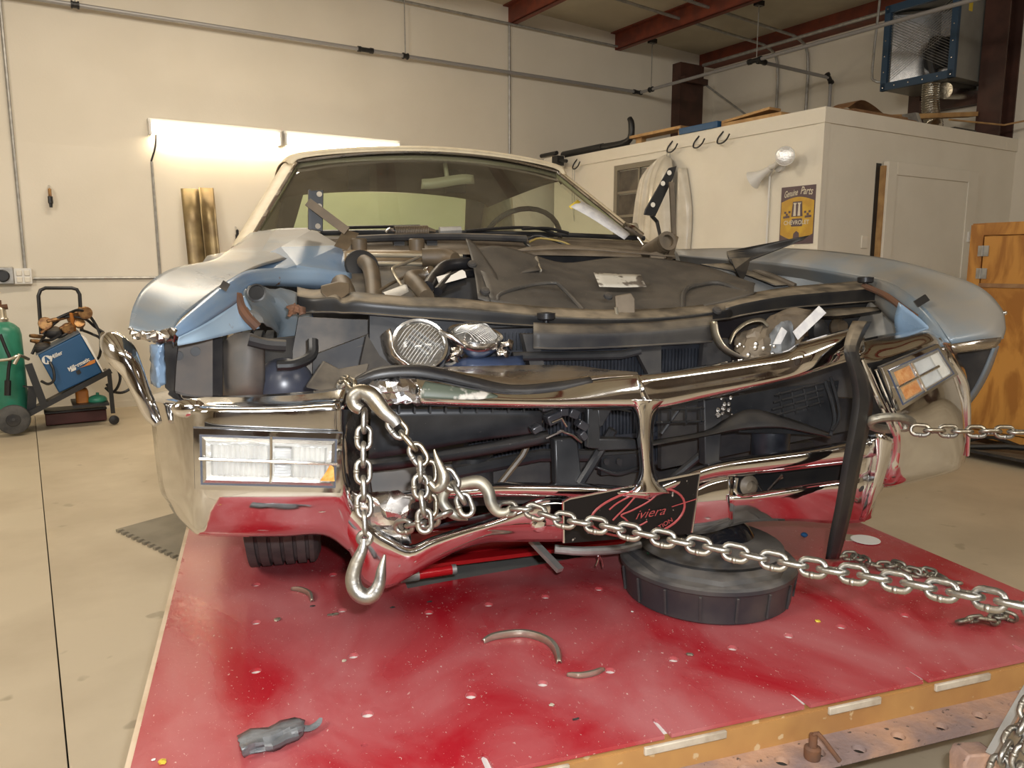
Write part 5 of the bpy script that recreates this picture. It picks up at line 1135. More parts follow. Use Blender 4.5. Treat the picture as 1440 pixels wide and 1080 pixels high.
part(MB().tube(Q((1215, 402, .46), (1245, 415, .32), (1268, 432, .2), (1288, 446, .12)), .009, 8, sm=4), 'rusty_seam', 'rust', rf)
part(MB().obox(q(1284, 424, .12), q(1300, 414, .11) - q(1284, 424, .12), q(1290, 432, .10) - q(1284, 424, .12), (0, -.004, 0)), 'black_patch', 'blackfit', rf)
rows = G([[(1338, 484, -.015), (1376, 478, -.035), (1408, 474, -.03)], [(1338, 490, -.018), (1376, 485, -.038), (1406, 481, -.032)], [(1342, 496, -.005), (1376, 492, -.02), (1400, 488, -.015)]])
part(MB().surf(rows, 4, 3), 'chrome_edge', 'chromed', rf, solid=.003)
part(MB().surf(G([[(1306, 490, .02), (1318, 484, .0), (1330, 482, -.01), (1342, 490, -.01)], [(1312, 500, .02), (1322, 494, .0), (1334, 494, -.01), (1344, 498, -.0)]]), 4, 4, jit=.004), 'torn_metal', 'rust', rf, solid=.003, ang=20)
part(MB().sphere(q(1413, 440, .02), .006, 8, 6), 'chrome_clip', 'silver', rf)
rows = G([[(1398, 486, .02), (1384, 520, .04), (1368, 550, .08), (1350, 572, .12)], [(1404, 486, .06), (1392, 520, .08), (1376, 550, .12), (1358, 574, .16)]])
part(MB().surf(rows, 4, 3), 'fender_edge', 'blued', rf, solid=.006)
part(MB().prism(Q((1318, 486, .16), (1400, 486, .12), (1386, 520, .13), (1362, 556, .16), (1340, 560, .18)), (0, .03, 0)), 'inner_panel', 'dark', rf)
# ---------------- radiator support beam, dented
def beam(path, name, m, hk=.06, nn=5, par=None):
    rows = [[], [], [], [], []]
    for (u, vt, vb, Y) in path:
        rows[0].append((u, vt - 10, Y + hk)); rows[1].append((u, vt, Y + .004)); rows[2].append((u, vt + (vb - vt) * .3, Y - .006)); rows[3].append((u, vb - 2, Y - .004)); rows[4].append((u, vb, Y - .014))
    return part(MB().surf(G(rows), nn, 3), name, m, par, solid=.003, ang=40)
beam([(418, 414, 442, .50), (440, 418, 440, .46), (470, 416, 440, .44), (482, 424, 441, .43), (500, 421, 441, .42), (530, 424, 443, .41), (580, 428, 447, .40), (640, 430, 451, .39), (700, 436, 456, .38), (780, 443, 460, .37), (870, 446, 461, .37), (960, 442, 456, .38), (1030, 432, 448, .40)], 'radiator_support', 'blacks')
beam([(1020, 432, 450, .40), (1050, 424, 443, .40), (1110, 414, 434, .41), (1180, 408, 428, .43), (1240, 403, 423, .46), (1262, 403, 420, .48)], 'radiator_support', 'blacks', hk=.1)
part(MB().lathe([(.03, -.02), (.034, 0), (.034, .03), (.02, .034)], q(1242, 407, .5), (0, -.6, .8), 16), 'support_end', 'blacks')
for (u, v, Y) in ((1217, 400, .46), (768, 452, .36)): part(MB().lathe([(.02, .0), (.024, .004), (.024, .018), (.008, .02), (.008, -.03)], q(u, v - 2, Y), (0, 0, 1), 14), 'rubber_bumper', 'rubber')
part(MB().prism(Q((452, 402, .46), (476, 396, .48), (492, 398, .48), (492, 412, .46), (470, 428, .44), (452, 412, .44)), (0, .03, 0)), 'bent_tab', 'hose', bevel=.003)
part(MB().surf(G([[(404, 432, .44), (414, 428, .43), (428, 432, .43)], [(406, 444, .43), (416, 442, .42), (430, 442, .42)]]), 4, 4, jit=.004), 'torn_edge', 'rust', solid=.003, ang=20)
# lower cross member and radiator
beam([(750, 464, 490, .30), (800, 466, 491, .29), (880, 465, 488, .29), (950, 460, 484, .29), (1002, 454, 481, .30)], 'lower_support', 'dark', hk=.04)
part(MB().prism(Q((735, 470, .32), (756, 470, .32), (768, 525, .30), (748, 525, .30)), (0, .03, 0)), 'support_strut', 'dark')
part(MB().prism(Q((892, 488, .30), (930, 486, .30), (930, 530, .28), (914, 530, .28)), (0, .02, 0)), 'support_strut', 'dark')
part(MB().prism(Q((990, 480, .31), (1024, 476, .32), (1030, 520, .30), (986, 520, .30)), (0, .02, 0)), 'support_strut', 'dark')
rad_ = part(MB().prism([Vector((-.30, .36, .33)), Vector((.42, .36, .33)), Vector((.42, .36, .72)), Vector((-.30, .36, .72))], (0, .05, 0)), 'radiator', 'radiator')
mb = MB()
for k in range(70): x = -.295 + k * .0102; mb.box(x, x + .003, .352, .36, .34, .71)
k_ = part(mb, 'radiator_fins', 'radiator', rad_); k_['kind'] = 'stuff'
for z in (.42, .50, .58, .66): part(MB().box(-.295, .415, .346, .354, z - .006, z + .006), 'radiator_tube', 'radiator', rad_)
part(MB().tube([Vector((-.2, .31, .655)), Vector((.1, .31, .648)), Vector((.15, .30, .66))], .012, 10), 'cooler_pipe', 'blackp')
# ---------------- big dusty black plate over the radiator
PLT = [(663, 350, .80), (700, 346, .85), (742, 356, .86), (792, 370, .86), (850, 364, .92), (900, 362, .95), (960, 368, .92), (1010, 380, .84), (1062, 400, .68)]
PLF = [(690, 424, .46), (720, 430, .45), (757, 437, .44), (800, 439, .43), (860, 440, .43), (905, 439, .43), (960, 436, .43), (1010, 426, .44), (1060, 413, .47)]
rows = []
for t in (0, .2, .5, .8, 1):
    r = []
    for (a, b_) in zip(PLT, PLF):
        u, v, Y = (a[i] * (1 - t) + b_[i] * t for i in range(3)); r.append(q(u, v - (4 if 0 < t < 1 else 0), Y))
    rows.append(r)
pt = part(MB().surf(rows, 4, 4), 'header_plate', 'plate', solid=.003, ang=40); lab(pt, 'big dusty black sheet metal plate over the radiator')
part(MB().surf(G([PLF, [(u, v + 8, Y - .004) for u, v, Y in PLF], [(u, v + 12, Y + .03) for u, v, Y in PLF]]), 4, 2), 'plate_lip', 'plate', pt, solid=.003)
rows = G([[(655, 336, .80), (664, 340, .80), (672, 350, .78)], [(662, 360, .72), (672, 362, .71), (684, 366, .71)], [(668, 388, .60), (680, 392, .60), (700, 392, .60)], [(672, 420, .48), (686, 424, .47), (700, 424, .48)]])
part(MB().surf(rows, 3, 4), 'plate_flange', 'plate', pt, solid=.004, ang=40)
rows = G([[(670, 352, .78), (712, 358, .80), (756, 368, .82)], [(676, 366, .72), (716, 372, .76), (756, 372, .78)], [(672, 388, .62), (716, 386, .66), (760, 380, .70)]])
part(MB().surf(rows, 3, 3), 'plate_step', 'plate', pt, solid=.004, ang=40)
part(MB().tube(Q((754, 362, .82), (757, 371, .79), (760, 380, .715)), .005, 8, sm=2), 'bright_edge', 'trimg', pt)
part(MB().tube(Q((700, 424, .47), (704, 414, .50), (740, 402, .56), (778, 398, .575), (790, 404, .55), (820, 436, .445)), .006, 8, sm=4), 'pressed_rib', 'plate', pt)
part(MB().tube(Q((960, 434, .445), (962, 412, .55), (975, 402, .60), (1010, 398, .62), (1050, 412, .50)), .008, 8, sm=4), 'pressed_rib', 'plate', pt)
rows = G([[(834, 386, .67), (868, 388, .66), (900, 389, .655)], [(838, 396, .625), (872, 397, .62), (904, 398, .615)], [(842, 406, .575), (874, 407, .57), (908, 406, .575)]])
part(MB().surf([[p + Vector((0, -.004, .006)) for p in r] for r in rows], 3, 2), 'old_label', 'label', pt, solid=.001)
part(MB().prism(Q((866, 416, .42), (888, 412, .42), (893, 420, .41), (894, 452, .40), (868, 454, .40)), (0, .008, 0)), 'hood_latch', 'tanm', bevel=.004)
part(MB().lathe([(.008, 0), (.008, .006), (.002, .007)], q(874, 450, .398), (0, -1, 0), 10).tube(Q((862, 450, .4), (868, 442, .395), (866, 432, .395)), .005, 8), 'latch_rivet', 'trimg')
for (u, v, Y) in ((682, 410, .5), (855, 417, .50), (1008, 437, .39), (664, 372, .66)): part(MB().lathe([(.014, 0), (.012, .006), (.006, .008)], q(u, v, Y - .006), (0, -.7, .7), 12), 'plate_bolt', 'dark')
rows = G([[(740, 348, 1.05), (790, 344, 1.1), (840, 348, 1.1), (890, 352, 1.08), (945, 357, 1.05)], [(725, 353, 1.0), (790, 350, 1.02), (840, 352, 1.03), (890, 356, 1.0), (950, 361, .98)]])
part(MB().surf(rows, 3, 2), 'air_cleaner_sheet', 'tanm', solid=.004)
# ---------------- engine bay
part(MB().prism([Vector((-.85, 1.42, .3)), Vector((.85, 1.42, .3)), Vector((.85, 1.42, .93)), Vector((-.85, 1.42, .93))], (0, .03, 0)), 'firewall', 'dark')
part(MB().box(-.85, .85, .45, 1.42, .30, .33), 'engine_floor', 'dark')
vc = part(MB().prism([q(484, 372, 1.0), q(560, 371, 1.0), q(652, 372, 1.0), q(652, 357, 1.0), q(600, 352, 1.04), q(486, 351, 1.04)], (0, .12, 0)), 'valve_cover', 'tanv', bevel=.012)
for u in (505, 586): part(MB().lathe([(.022, -.02), (.026, 0), (.026, .03), (.022, .034)], q(u, 350, 1.07), (0, 0, 1), 14), 'filler_cap', 'hose', vc)
for v in (359, 371): part(MB().tube(Q((488, v, .985), (650, v + 1, .985)), .007, 8), 'cover_edge', 'trimg', vc)
part(MB().prism(Q((488, 376, .95), (570, 374, .96), (640, 376, .94), (600, 420, .7), (540, 424, .62), (500, 420, .7)), (0, .03, -.02)), 'engine_block', 'dark')
part(MB().lathe([(.005, -.01), (.050, -.008), (.054, 0), (.050, .008), (.02, .012)], q(509, 374, .92), (.1, -.8, .35), 24), 'rubber_grommet', 'blackfit')
part(MB().tube(Q((512, 368, .9), (520, 376, .80), (524, 392, .72), (526, 418, .60), (526, 430, .55)), [.022, .024, .023, .022, .022], 14, sm=5), 'heater_hose', 'hose')
part(MB().tube(Q((600, 418, .50), (588, 402, .58), (578, 392, .66), (590, 388, .72), (606, 390, .74)), [.021, .022, .022, .020, .018], 12, sm=5), 'hose', 'hose')
part(MB().tube(Q((594, 362, .9), (625, 362, .88), (640, 364, .84)), [.028, .03, .02], 12, sm=3), 'hose', 'hose')
part(MB().tube(Q((601, 404, .6), (612, 388, .70), (628, 374, .76), (660, 370, .78)), .018, 12, sm=5), 'hose', 'rubber')
part(MB().tube(Q((616, 410, .56), (628, 396, .62), (640, 388, .66), (668, 384, .70)), .013, 10, sm=4), 'hose', 'rubber')
part(MB().tube(Q((588, 362, .86), (570, 370, .80), (553, 377, .76), (556, 388, .72), (565, 402, .64)), .005, 8, sm=5), 'vacuum_line', 'trimg')
part(MB().lathe([(.022, -.02), (.024, 0), (.02, .012), (.006, .014)], q(605, 385, .72), (.4, -.6, .5), 14), 'hose_clamp', 'silver')
part(MB().prism(Q((617, 392, .62), (654, 382, .64), (656, 390, .60), (620, 400, .58)), (0, .03, .005)), 'ignition_cover', 'white')
part(MB().prism(Q((620, 400, .60), (656, 391, .61), (656, 400, .58), (624, 412, .56)), (0, .03, 0)), 'ignition_module', 'blackfit')
part(MB().prism(Q((540, 412, .58), (572, 400, .62), (575, 410, .58), (548, 424, .54)), (0, .03, 0)), 'alternator_bracket', 'galv')
part(MB().tube(Q((532, 410, .6), (548, 400, .7), (580, 384, .8)), .005, 6), 'bracket_rod', 'hose')
part(MB().tube(Q((488, 425, .6), (484, 410, .70), (480, 400, .78)), .03, 14, sm=3), 'air_duct', 'hose')
# fan shroud sheets to the right of the engine bay
part(MB().surf(G([[(985, 372, 1.0), (1040, 384, .95), (1090, 402, .80)], [(1040, 370, 1.05), (1090, 384, 1.0), (1130, 400, .9)]]), 3, 2), 'inner_cover', 'blacks', solid=.004)
part(MB().tube(Q((1060, 378, .98), (1090, 390, .9), (1118, 402, .82)), .01, 8), 'inner_rib', 'tanm')
part(MB().surf(G([[(930, 420, .55), (1010, 430, .5), (1120, 420, .55), (1262, 425, .55)], [(960, 480, .58), (1060, 480, .58), (1150, 480, .56), (1262, 470, .50)], [(960, 560, .60), (1060, 560, .60), (1150, 560, .56), (1262, 550, .46)], [(960, 680, .60), (1060, 680, .60), (1150, 670, .56), (1262, 660, .42)]]), 3, 2), 'inner_panel', 'dark', solid=.004)  # dark sheet carried on across the gap to paint its background dark
part(MB().surf(G([[(1110, 438, .46), (1170, 434, .45), (1238, 432, .46)], [(1110, 442, .42), (1175, 444, .41), (1240, 436, .43)], [(1115, 445, .46), (1175, 448, .45), (1238, 440, .46)]]), 4, 2), 'support_pan', 'blacks', solid=.003)
for u in (1130, 1176): part(MB().lathe([(.028, 0), (.03, .01), (.02, .03)], q(u, 460, .5), (0, -1, .1), 16), 'body_mount', 'hose')
part(MB().lathe([(.034, 0), (.036, .02), (.02, .03)], q(1146, 466, .40), (.3, -1, .1), 16), 'side_marker_socket', 'blackfit')
part(MB().prism(Q((420, 446, .56), (520, 450, .56), (520, 560, .54), (400, 560, .54)), (0, .02, 0)), 'inner_panel', mat('sooty_tan_panel', (.13, .10, .07), .5, c2=(.015, .014, .014), ns=5, lo=.42, hi=.60))  # tan panel broken up by black noise patches
part(MB().prism(Q((440, 500, .50), (520, 470, .5), (560, 480, .46), (560, 580, .46), (440, 580, .5)), (0, .02, 0)), 'inner_panel', 'dark')
part(MB().prism(Q((520, 440, .45), (760, 462, .42), (760, 540, .40), (520, 540, .42)), (0, .02, 0)), 'core_panel', 'dark')
# ---------------- headlamps
def headlamp(c, ax, r, lens=True, label=None):
    h = part(MB().lathe([(r * .4, -r * .9), (r * .8, -r * .45), (r * 1.02, -.012), (r * 1.06, 0), (r * 1.02, .010), (r * .93, .008), (r * .90, .002)], c, ax, 36), 'headlamp', 'silver')
    part(MB().lathe([(r * .92, -.002), (r * .75, -r * .38), (r * .4, -r * .58), (.01, -r * .62)], c, ax, 15), 'reflector', 'reflector', h, ang=5)
    g = MB().lathe([(r * .92, .002), (r * .8, .014), (r * .55, .026), (r * .25, .032), (.002, .034)], c, ax, 32)
    part(g, 'lens', 'lglass', h)
    x = Vector(ax).orthogonal().normalized(); y = Vector(ax).normalized().cross(x)
    if abs(x.z) > abs(y.z): x, y = y, x
    mb = MB()
    for k in range(-6, 7):
        s = k * r * .115; L_ = math.sqrt(max(0, (r * .8) ** 2 - s * s)); hh = .012
        mb.tube([Vector(c) + x * s - y * L_ + Vector(ax).normalized() * .010, Vector(c) + x * s + Vector(ax).normalized() * .024, Vector(c) + x * s + y * L_ + Vector(ax).normalized() * .010], .0007, 5, cap=False, sm=3)
    k_ = part(mb, 'lens_flutes', 'lensw', h); k_['kind'] = 'stuff'
    for kk in range(3):
        b0 = Vector(c) + y * (r * (.1 - .25 * kk)) - x * r * .55 + Vector(ax).normalized() * .004
        mb = MB().obox(b0, x * r * 1.0, y * r * .06, Vector(ax).normalized() * .012); part(mb, 'bulb_shield', 'silver', h)
    if label: lab(h, label)
    return h
headlamp(q(590, 486, .26), (-.05, -.83, .50), .064, label='round headlamp popped out above crushed bumper')
part(MB().surf(G([[(538, 470, .29), (545, 500, .27), (570, 520, .25), (600, 528, .25)], [(548, 462, .24), (556, 495, .225), (580, 515, .215), (604, 524, .22)]]), 5, 2, jit=.0015), 'headlamp_ring', 'chromed', solid=.003, ang=40)
headlamp(q(668, 474, .30), (.08, -.28, .95), .066, label='second headlamp turned upward beside the round one')
part(MB().tube(Q((618, 466, .24), (636, 474, .22), (652, 486, .215)), [.005, .006, .003], 8), 'broken_ring', 'silver')
rows = G([[(625, 512, .28), (660, 504, .27), (700, 503, .27), (735, 500, .30)], [(630, 525, .25), (665, 518, .24), (705, 516, .24), (738, 515, .28)]])
part(MB().surf(rows, 4, 3, jit=.003), 'lamp_bracket', 'navy', solid=.004, ang=30)
for (u, v) in ((643, 497), (707, 497), (714, 486), (638, 505)): part(MB().surf(G([[(u - 8, v - 6, .25), (u + 2, v - 8, .24), (u + 9, v - 2, .25)], [(u - 9, v + 4, .24), (u, v + 1, .23), (u + 6, v + 7, .24)]]), 2, 2, jit=.004), 'broken_bit', 'chromed', solid=.002, ang=10)
part(MB().prism(Q((516, 470, .34), (534, 500, .30), (560, 522, .26), (520, 540, .26), (505, 520, .3)), (0, .01, 0)), 'torn_bracket', 'dark')
# broken lamp bucket at the right
part(MB().surf(G([[(998, 452, .30), (1002, 474, .28), (1014, 492, .26), (1034, 503, .25), (1050, 506, .25)], [(1008, 452, .26), (1012, 472, .24), (1022, 488, .225), (1038, 498, .22), (1050, 503, .22)]]), 5, 2), 'bezel_ring', 'trimg', solid=.003)
part(MB().surf(G([[(1024, 483, .30), (1032, 466, .30), (1050, 452, .30), (1070, 448, .30), (1084, 456, .30)], [(1027, 484, .25), (1035, 468, .25), (1052, 455, .25), (1070, 452, .25), (1080, 460, .25)]]), 5, 2), 'bezel_ring', 'trimg', solid=.003)
rows = G([[(1036, 470, .32), (1058, 464, .26), (1080, 450, .30), (1100, 436, .34), (1140, 434, .36)], [(1034, 484, .28), (1056, 478, .24), (1076, 470, .24), (1100, 452, .30), (1140, 446, .34)], [(1036, 500, .26), (1052, 500, .22), (1080, 494, .22), (1108, 480, .28), (1130, 470, .32)], [(1050, 508, .24), (1066, 506, .22), (1090, 502, .24), (1112, 494, .28), (1125, 488, .30)]])
part(MB().surf(rows, 4, 4, jit=.005), 'crushed_lamp_bucket', 'tanm', solid=.003, ang=25)
part(MB().prism(Q((1116, 468, .20), (1122, 478, .19), (1162, 440, .22), (1153, 431, .23)), (0, .004, .002)), 'bezel_strip', 'paper')
part(MB().prism(Q((1100, 460, .20), (1107, 466, .20), (1098, 484, .19), (1088, 484, .19)), (0, .004, 0)), 'bezel_strip', 'paper')
part(MB().surf(G([[(1082, 470, .24), (1095, 455, .22), (1108, 450, .25), (1116, 460, .25)], [(1080, 500, .23), (1098, 500, .20), (1112, 496, .24), (1118, 480, .25)]]), 4, 4, jit=.002), 'lamp_socket', 'gasket', solid=.003)
mb = MB()
for k in range(14): c0 = q(random.uniform(1036, 1112), random.uniform(484, 503), .19); mb.sphere(c0, random.uniform(.003, .008), 5, 4, (1, .6, 1))
k_ = part(mb, 'broken_glass', 'silver', ang=5); k_['kind'] = 'stuff'
# ---------------- plastic grille remains behind the opening
rows = G([[(522, 576, .16), (600, 575, .15), (680, 576, .14), (762, 578, .13)], [(520, 610, .17), (600, 606, .16), (680, 602, .15), (762, 600, .14)], [(518, 646, .18), (600, 632, .17), (680, 618, .16), (762, 608, .15)]])
gl = part(MB().surf(rows, 4, 3), 'grille_panel', 'blackp', solid=.004); lab(gl, 'torn black plastic grille panel')
part(MB().surf(G([[(505, 648, .15), (580, 640, .14), (680, 624, .13), (770, 606, .12)], [(505, 655, .11), (580, 647, .10), (680, 631, .09), (772, 613, .08)], [(505, 664, .13), (580, 656, .12), (680, 640, .11), (772, 622, .10)]]), 5, 3), 'grille_rail', 'blackp', gl, solid=.004, ang=50)
for u in range(560, 750, 22): part(MB().obox(q(u, 570, .125), (.004, 0, 0), (0, .02, 0), (0, 0, -.018)), 'grille_clip', 'blackp', gl)
for (u, v, w, h, tl_) in ((764, 580, 24, 20, -.2), (774, 600, 26, 18, -.35), (800, 586, 18, 16, .4), (812, 600, 20, 14, .6), (815, 612, 16, 12, .9), (788, 586, 16, 14, 0), (752, 612, 18, 12, -.4)):
    p = q(u, v, .04); ax_ = Vector((math.cos(tl_), 0, -math.sin(tl_))); ay = Vector((math.sin(tl_), 0, math.cos(tl_)))
    part(MB().obox(p, ax_ * w * .0013, ay * h * .0013, Vector((0, .03, 0))), 'broken_clip', mat('shiny_black', (.03, .03, .035), .18) if 'shiny_black' not in bpy.data.materials else bpy.data.materials['shiny_black'], bevel=.003)
part(MB().tube(Q((768, 616, .03), (790, 606, .02), (806, 612, .02), (818, 622, .02)), .003, 6).tube(Q((776, 594, .03), (790, 588, .03), (797, 600, .03)), .0025, 6), 'bright_wire', 'silver')
fr = part(MB().surf(G([[(832, 574, .06), (870, 574, .05), (888, 578, .05)], [(834, 577, .04), (870, 577, .03), (886, 580, .03)]]), 2, 1).prism(Q((826, 574, .05), (842, 574, .05), (846, 632, .05), (826, 630, .05)), (0, .02, 0)).prism(Q((842, 617, .05), (894, 618, .05), (896, 632, .05), (842, 634, .05)), (0, .03, 0)).prism(Q((840, 574, .05), (862, 574, .05), (848, 600, .05), (842, 600, .05)), (0, .02, 0)), 'grille_frame', 'blackp', bevel=.003)
part(MB().prism(Q((780, 618, .14), (812, 615, .14), (820, 682, .12), (782, 682, .12)), (0, .03, 0)), 'grille_post', 'blackp', bevel=.004)
part(MB().tube(Q((862, 604, .1), (840, 640, .12), (815, 680, .12)), .012, 8), 'brace', 'blackp')
part(MB().tube(Q((760, 590, .2), (735, 640, .2), (700, 684, .2)), .008, 8), 'brace', 'hose')
part(MB().tube(Q((640, 664, .22), (760, 640, .22), (895, 640, .22)), .016, 10), 'lower_tube', 'blackp')
part(MB().lathe([(.05, 0), (.05, .09)], q(665, 690, .26), (0, 0, 1), 24), 'canister', 'blackp')
part(MB().surf(G([[(836, 654, .2), (868, 664, .19), (900, 655, .2)], [(836, 658, .2), (868, 669, .19), (900, 660, .2)]]), 4, 1).box(q(846, 648, .2).x, q(900, 648, .2).x, .2, .22, q(846, 668, .2).z, q(846, 642, .2).z), 'bracket_mask', 'blackp', solid=.003)
for u in (852, 870): part(MB().lathe([(.008, 0), (.008, .006)], q(u, 649, .196), (0, -1, 0), 10), 'bracket_hole', 'dark')
part(MB().prism(Q((500, 660, .30), (900, 640, .30), (900, 700, .28), (500, 720, .30)), (0, .02, 0)), 'splash_panel', 'dark')
part(MB().prism(Q((520, 665, .24), (600, 655, .24), (590, 690, .22), (525, 700, .22)), (0, .01, 0)), 'rusty_panel', 'well')
part(MB().surf(G([[(630, 735, .10), (690, 722, .09), (720, 712, .10)], [(600, 745, .14), (690, 730, .14), (730, 716, .14)]]), 3, 2), 'valance_inner', 'dark', solid=.004)
# right half: lattice grille, post, shroud
mb = MB()
for v in (576, 594): mb.tube(Q((922, v, .10), (990, v - 2, .10)), .003, 6)
for u in (943, 965, 986): mb.tube(Q((u, 572, .10), (u, 596, .10)), .003, 6)
part(mb, 'grille_lattice', 'blackp')
mb = MB()
for k in range(4): mb.tube(Q((1090 - k * 2, 556 + k * 10, .08), (1158, 538 + k * 9, .08)), .003, 6)
for k in range(4): mb.tube(Q((1096 + k * 17, 552 - k * 4, .08), (1103 + k * 17, 586 - k * 5, .08)), .003, 6)
part(mb, 'grille_lattice', 'blackp')
part(MB().prism(Q((990, 560, .12), (1018, 558, .12), (1012, 650, .10), (992, 655, .10)), (0, .03, 0)), 'grille_post', 'dark', bevel=.003)
rows = G([[(918, 620, .10), (990, 607, .09), (1020, 590, .08), (1055, 576, .08), (1100, 586, .08), (1140, 600, .08), (1168, 610, .08)], [(918, 626, .06), (990, 613, .05), (1030, 604, .04), (1060, 600, .04), (1100, 600, .04), (1140, 608, .05), (1168, 614, .06)], [(918, 624, .10), (990, 610, .09), (1030, 604, .08), (1060, 600, .08), (1100, 600, .08), (1140, 608, .08), (1168, 616, .09)]])
part(MB().surf(rows, 4, 3), 'grille_shroud', 'blackp', solid=.004, ang=60)
part(MB().prism(Q((1020, 560, .13), (1100, 545, .13), (1180, 535, .12), (1168, 612, .11), (1040, 608, .12)), (0, .006, 0)), 'grille_panel', 'blackp')
part(MB().tube(Q((1160, 535, .08), (1170, 565, .07), (1174, 590, .06), (1168, 612, .06)), .005, 8, sm=3).tube(Q((1168, 530, .07), (1178, 565, .06), (1180, 588, .06), (1170, 606, .05)), .004, 8, sm=3), 'torn_rim', 'blackp')
part(MB().lathe([(.048, 0), (.05, .005), (.05, .10)], q(1082, 650, .2), (0, 0, 1), 24), 'canister', 'radiator')
part(MB().prism(Q((930, 660, .3), (1220, 600, .3), (1220, 560, .32), (930, 560, .32)), (0, .02, 0)), 'splash_panel', 'dark')
part(MB().tube(Q((925, 690, .2), (985, 640, .2), (996, 612, .2)), .01, 8).tube(Q((930, 610, .15), (955, 575, .15)), .005, 8), 'brace', 'blackp')
mb = MB()
for k in range(18): mb.sphere(q(random.uniform(1004, 1034), random.uniform(558, 586), .07), random.uniform(.002, .006), 5, 4)
k_ = part(mb, 'broken_glass', 'silver', ang=5); k_['kind'] = 'stuff'
part(MB().prism(Q((1030, 668, .08), (1196, 640, .08), (1196, 684, .08), (1030, 700, .08)), (0, .01, 0)), 'slot_backing', 'blacks')
part(MB().lathe([(.022, 0), (.026, .01), (.014, .02), (.014, .004)], q(1050, 682, .07), (0, -1, .1), 16), 'fog_lamp_socket', 'tanm')
part(MB().tube(Q((1065, 680, .05), (1078, 694, .05), (1092, 676, .05), (1100, 672, .06)), .003, 6, sm=4).tube(Q((1080, 690, .05), (1100, 668, .05)), .004, 6), 'loose_wire', 'silver')
part(MB().sphere(q(1210, 684, -.012), .012, 10, 8, (1, .4, 1.2)).sphere(q(1194, 708, .0), .008, 8, 6, (1, .4, 1.2)), 'scrape', 'dark')
# chassis bits beneath
part(MB().bar(q(748, 760, .35), q(788, 802, .25), .02, .012), 'tow_strut', 'galv')
part(MB().tube(Q((780, 772, .30), (820, 775, .28), (870, 772, .28), (900, 765, .28)), .012, 10, sm=3), 'sway_bar', 'galv')
part(MB().tube(Q((838, 796, .3), (842, 786, .3), (840, 780, .3), (846, 786, .3), (848, 798, .3)), .0022, 6, sm=2), 'tie_wire', 'silver')
part(MB().box(-.5, -.42, .5, 4.8, .20, .30).box(.42, .5, .5, 4.8, .20, .30).box(-.5, .5, .55, .65, .2, .30), 'chassis_frame', 'dark')
# wheels
def wheel(x, y, turn=0):
    ax = Vector((math.cos(turn), math.sin(turn), 0)); w = .095; r = .345; c0 = Vector((x, y, r + .003))
    pr = [(.19, -w * .8), (.25, -w * 1.05), (.31, -w * 1.06), (.335, -w * .95)]
    t = -w * .9
    for g in range(6):
        g0 = -w * .86 + g * (w * 1.72 / 5) - .0
        pr += [(.345, g0 - .012), (.345, g0 + .010), (.336, g0 + .0115), (.336, g0 + .0185)] if g < 5 else [(.345, g0 - .012), (.345, g0)]
    pr += [(.335, w * .95), (.31, w * 1.06), (.25, w * 1.05), (.19, w * .8)]
    wv = part(MB().lathe(pr, c0, ax, 56), 'tyre', 'tyre', ang=25)
    part(MB().lathe([(.19, -w * .75), (.18, -w * .5), (.06, -w * .4), (.05, w * .4), (.18, w * .5), (.19, w * .75)], c0, ax, 28), 'wheel_rim', 'silver', wv)
wheel(-.745, .84, R(-4)); wheel(.76, .92); wheel(-.8, 3.98); wheel(.8, 3.98)
# ---------------- cowl, windshield, cabin
rows = [[Vector((x, 1.30, .90 + .02 * (1 - x * x))) for x in (-.86, -.45, 0, .45, .86)], [Vector((x, 1.47 - .03 * (1 - x * x), .955 + .02 * (1 - x * x))) for x in (-.84, -.45, 0, .45, .84)], [Vector((x, 1.56 - .05 * (1 - (x / .8) ** 2), .975 + .02 * (1 - x * x))) for x in (-.80, -.45, 0, .45, .80)]]
part(MB().surf(rows, 5, 3), 'cowl', 'tanm', solid=.004)
part(MB().tube([Vector((x, 1.50 - .04 * (1 - x * x), .985 + .02 * (1 - x * x))) for x in (-.78, -.4, 0, .4, .78)], .010, 8, sm=4), 'windshield_gasket', 'blackfit')
mb = MB()
for k in range(60):
    a = k * 2 * math.pi * 12 / 60; t = k / 59
pp = []
s0, s1 = q(555, 326, 1.38), q(602, 325, 1.38)
for k in range(20 * 12 + 1):
    t = k / 240; a = t * 20 * 2 * math.pi; c0 = s0.lerp(s1, t); pp.append(c0 + Vector((0, math.cos(a), math.sin(a))) * .019)
sp_o = part(MB().tube(pp, .0035, 5), 'hood_spring', 'hose')
part(MB().tube(Q((543, 327, 1.38), (548, 322, 1.38), (556, 325, 1.38)), .006, 8, sm=2).tube(Q((602, 325, 1.38), (612, 326, 1.38)), [.016, .008], 8), 'spring_end', 'silver', sp_o)
part(MB().tube(Q((618, 325, 1.40), (648, 324, 1.40)), .016, 8), 'wiper_pivot', 'galv')
for pts in (((490, 320, 1.44), (540, 319, 1.45), (590, 318, 1.46)), ((655, 325, 1.44), (720, 320, 1.45), (760, 322, 1.45), (790, 333, 1.40)), ((735, 322, 1.42), (770, 321, 1.43), (800, 328, 1.40))):
    part(MB().tube(Q(*pts), .012, 8, sm=4, flat=.5), 'wiper', 'blackfit')
part(MB().tube(Q((730, 333, 1.40), (742, 345, 1.30), (748, 350, 1.25)), .006, 8).tube(Q((742, 336, 1.38), (760, 332, 1.36), (800, 346, 1.28)), .005, 8, sm=3), 'wiring', 'blackfit')
part(MB().tube(Q((745, 340, 1.32), (760, 335, 1.34), (790, 340, 1.3), (806, 347, 1.26)), .004, 8, sm=3), 'yellow_wire', 'wirey')
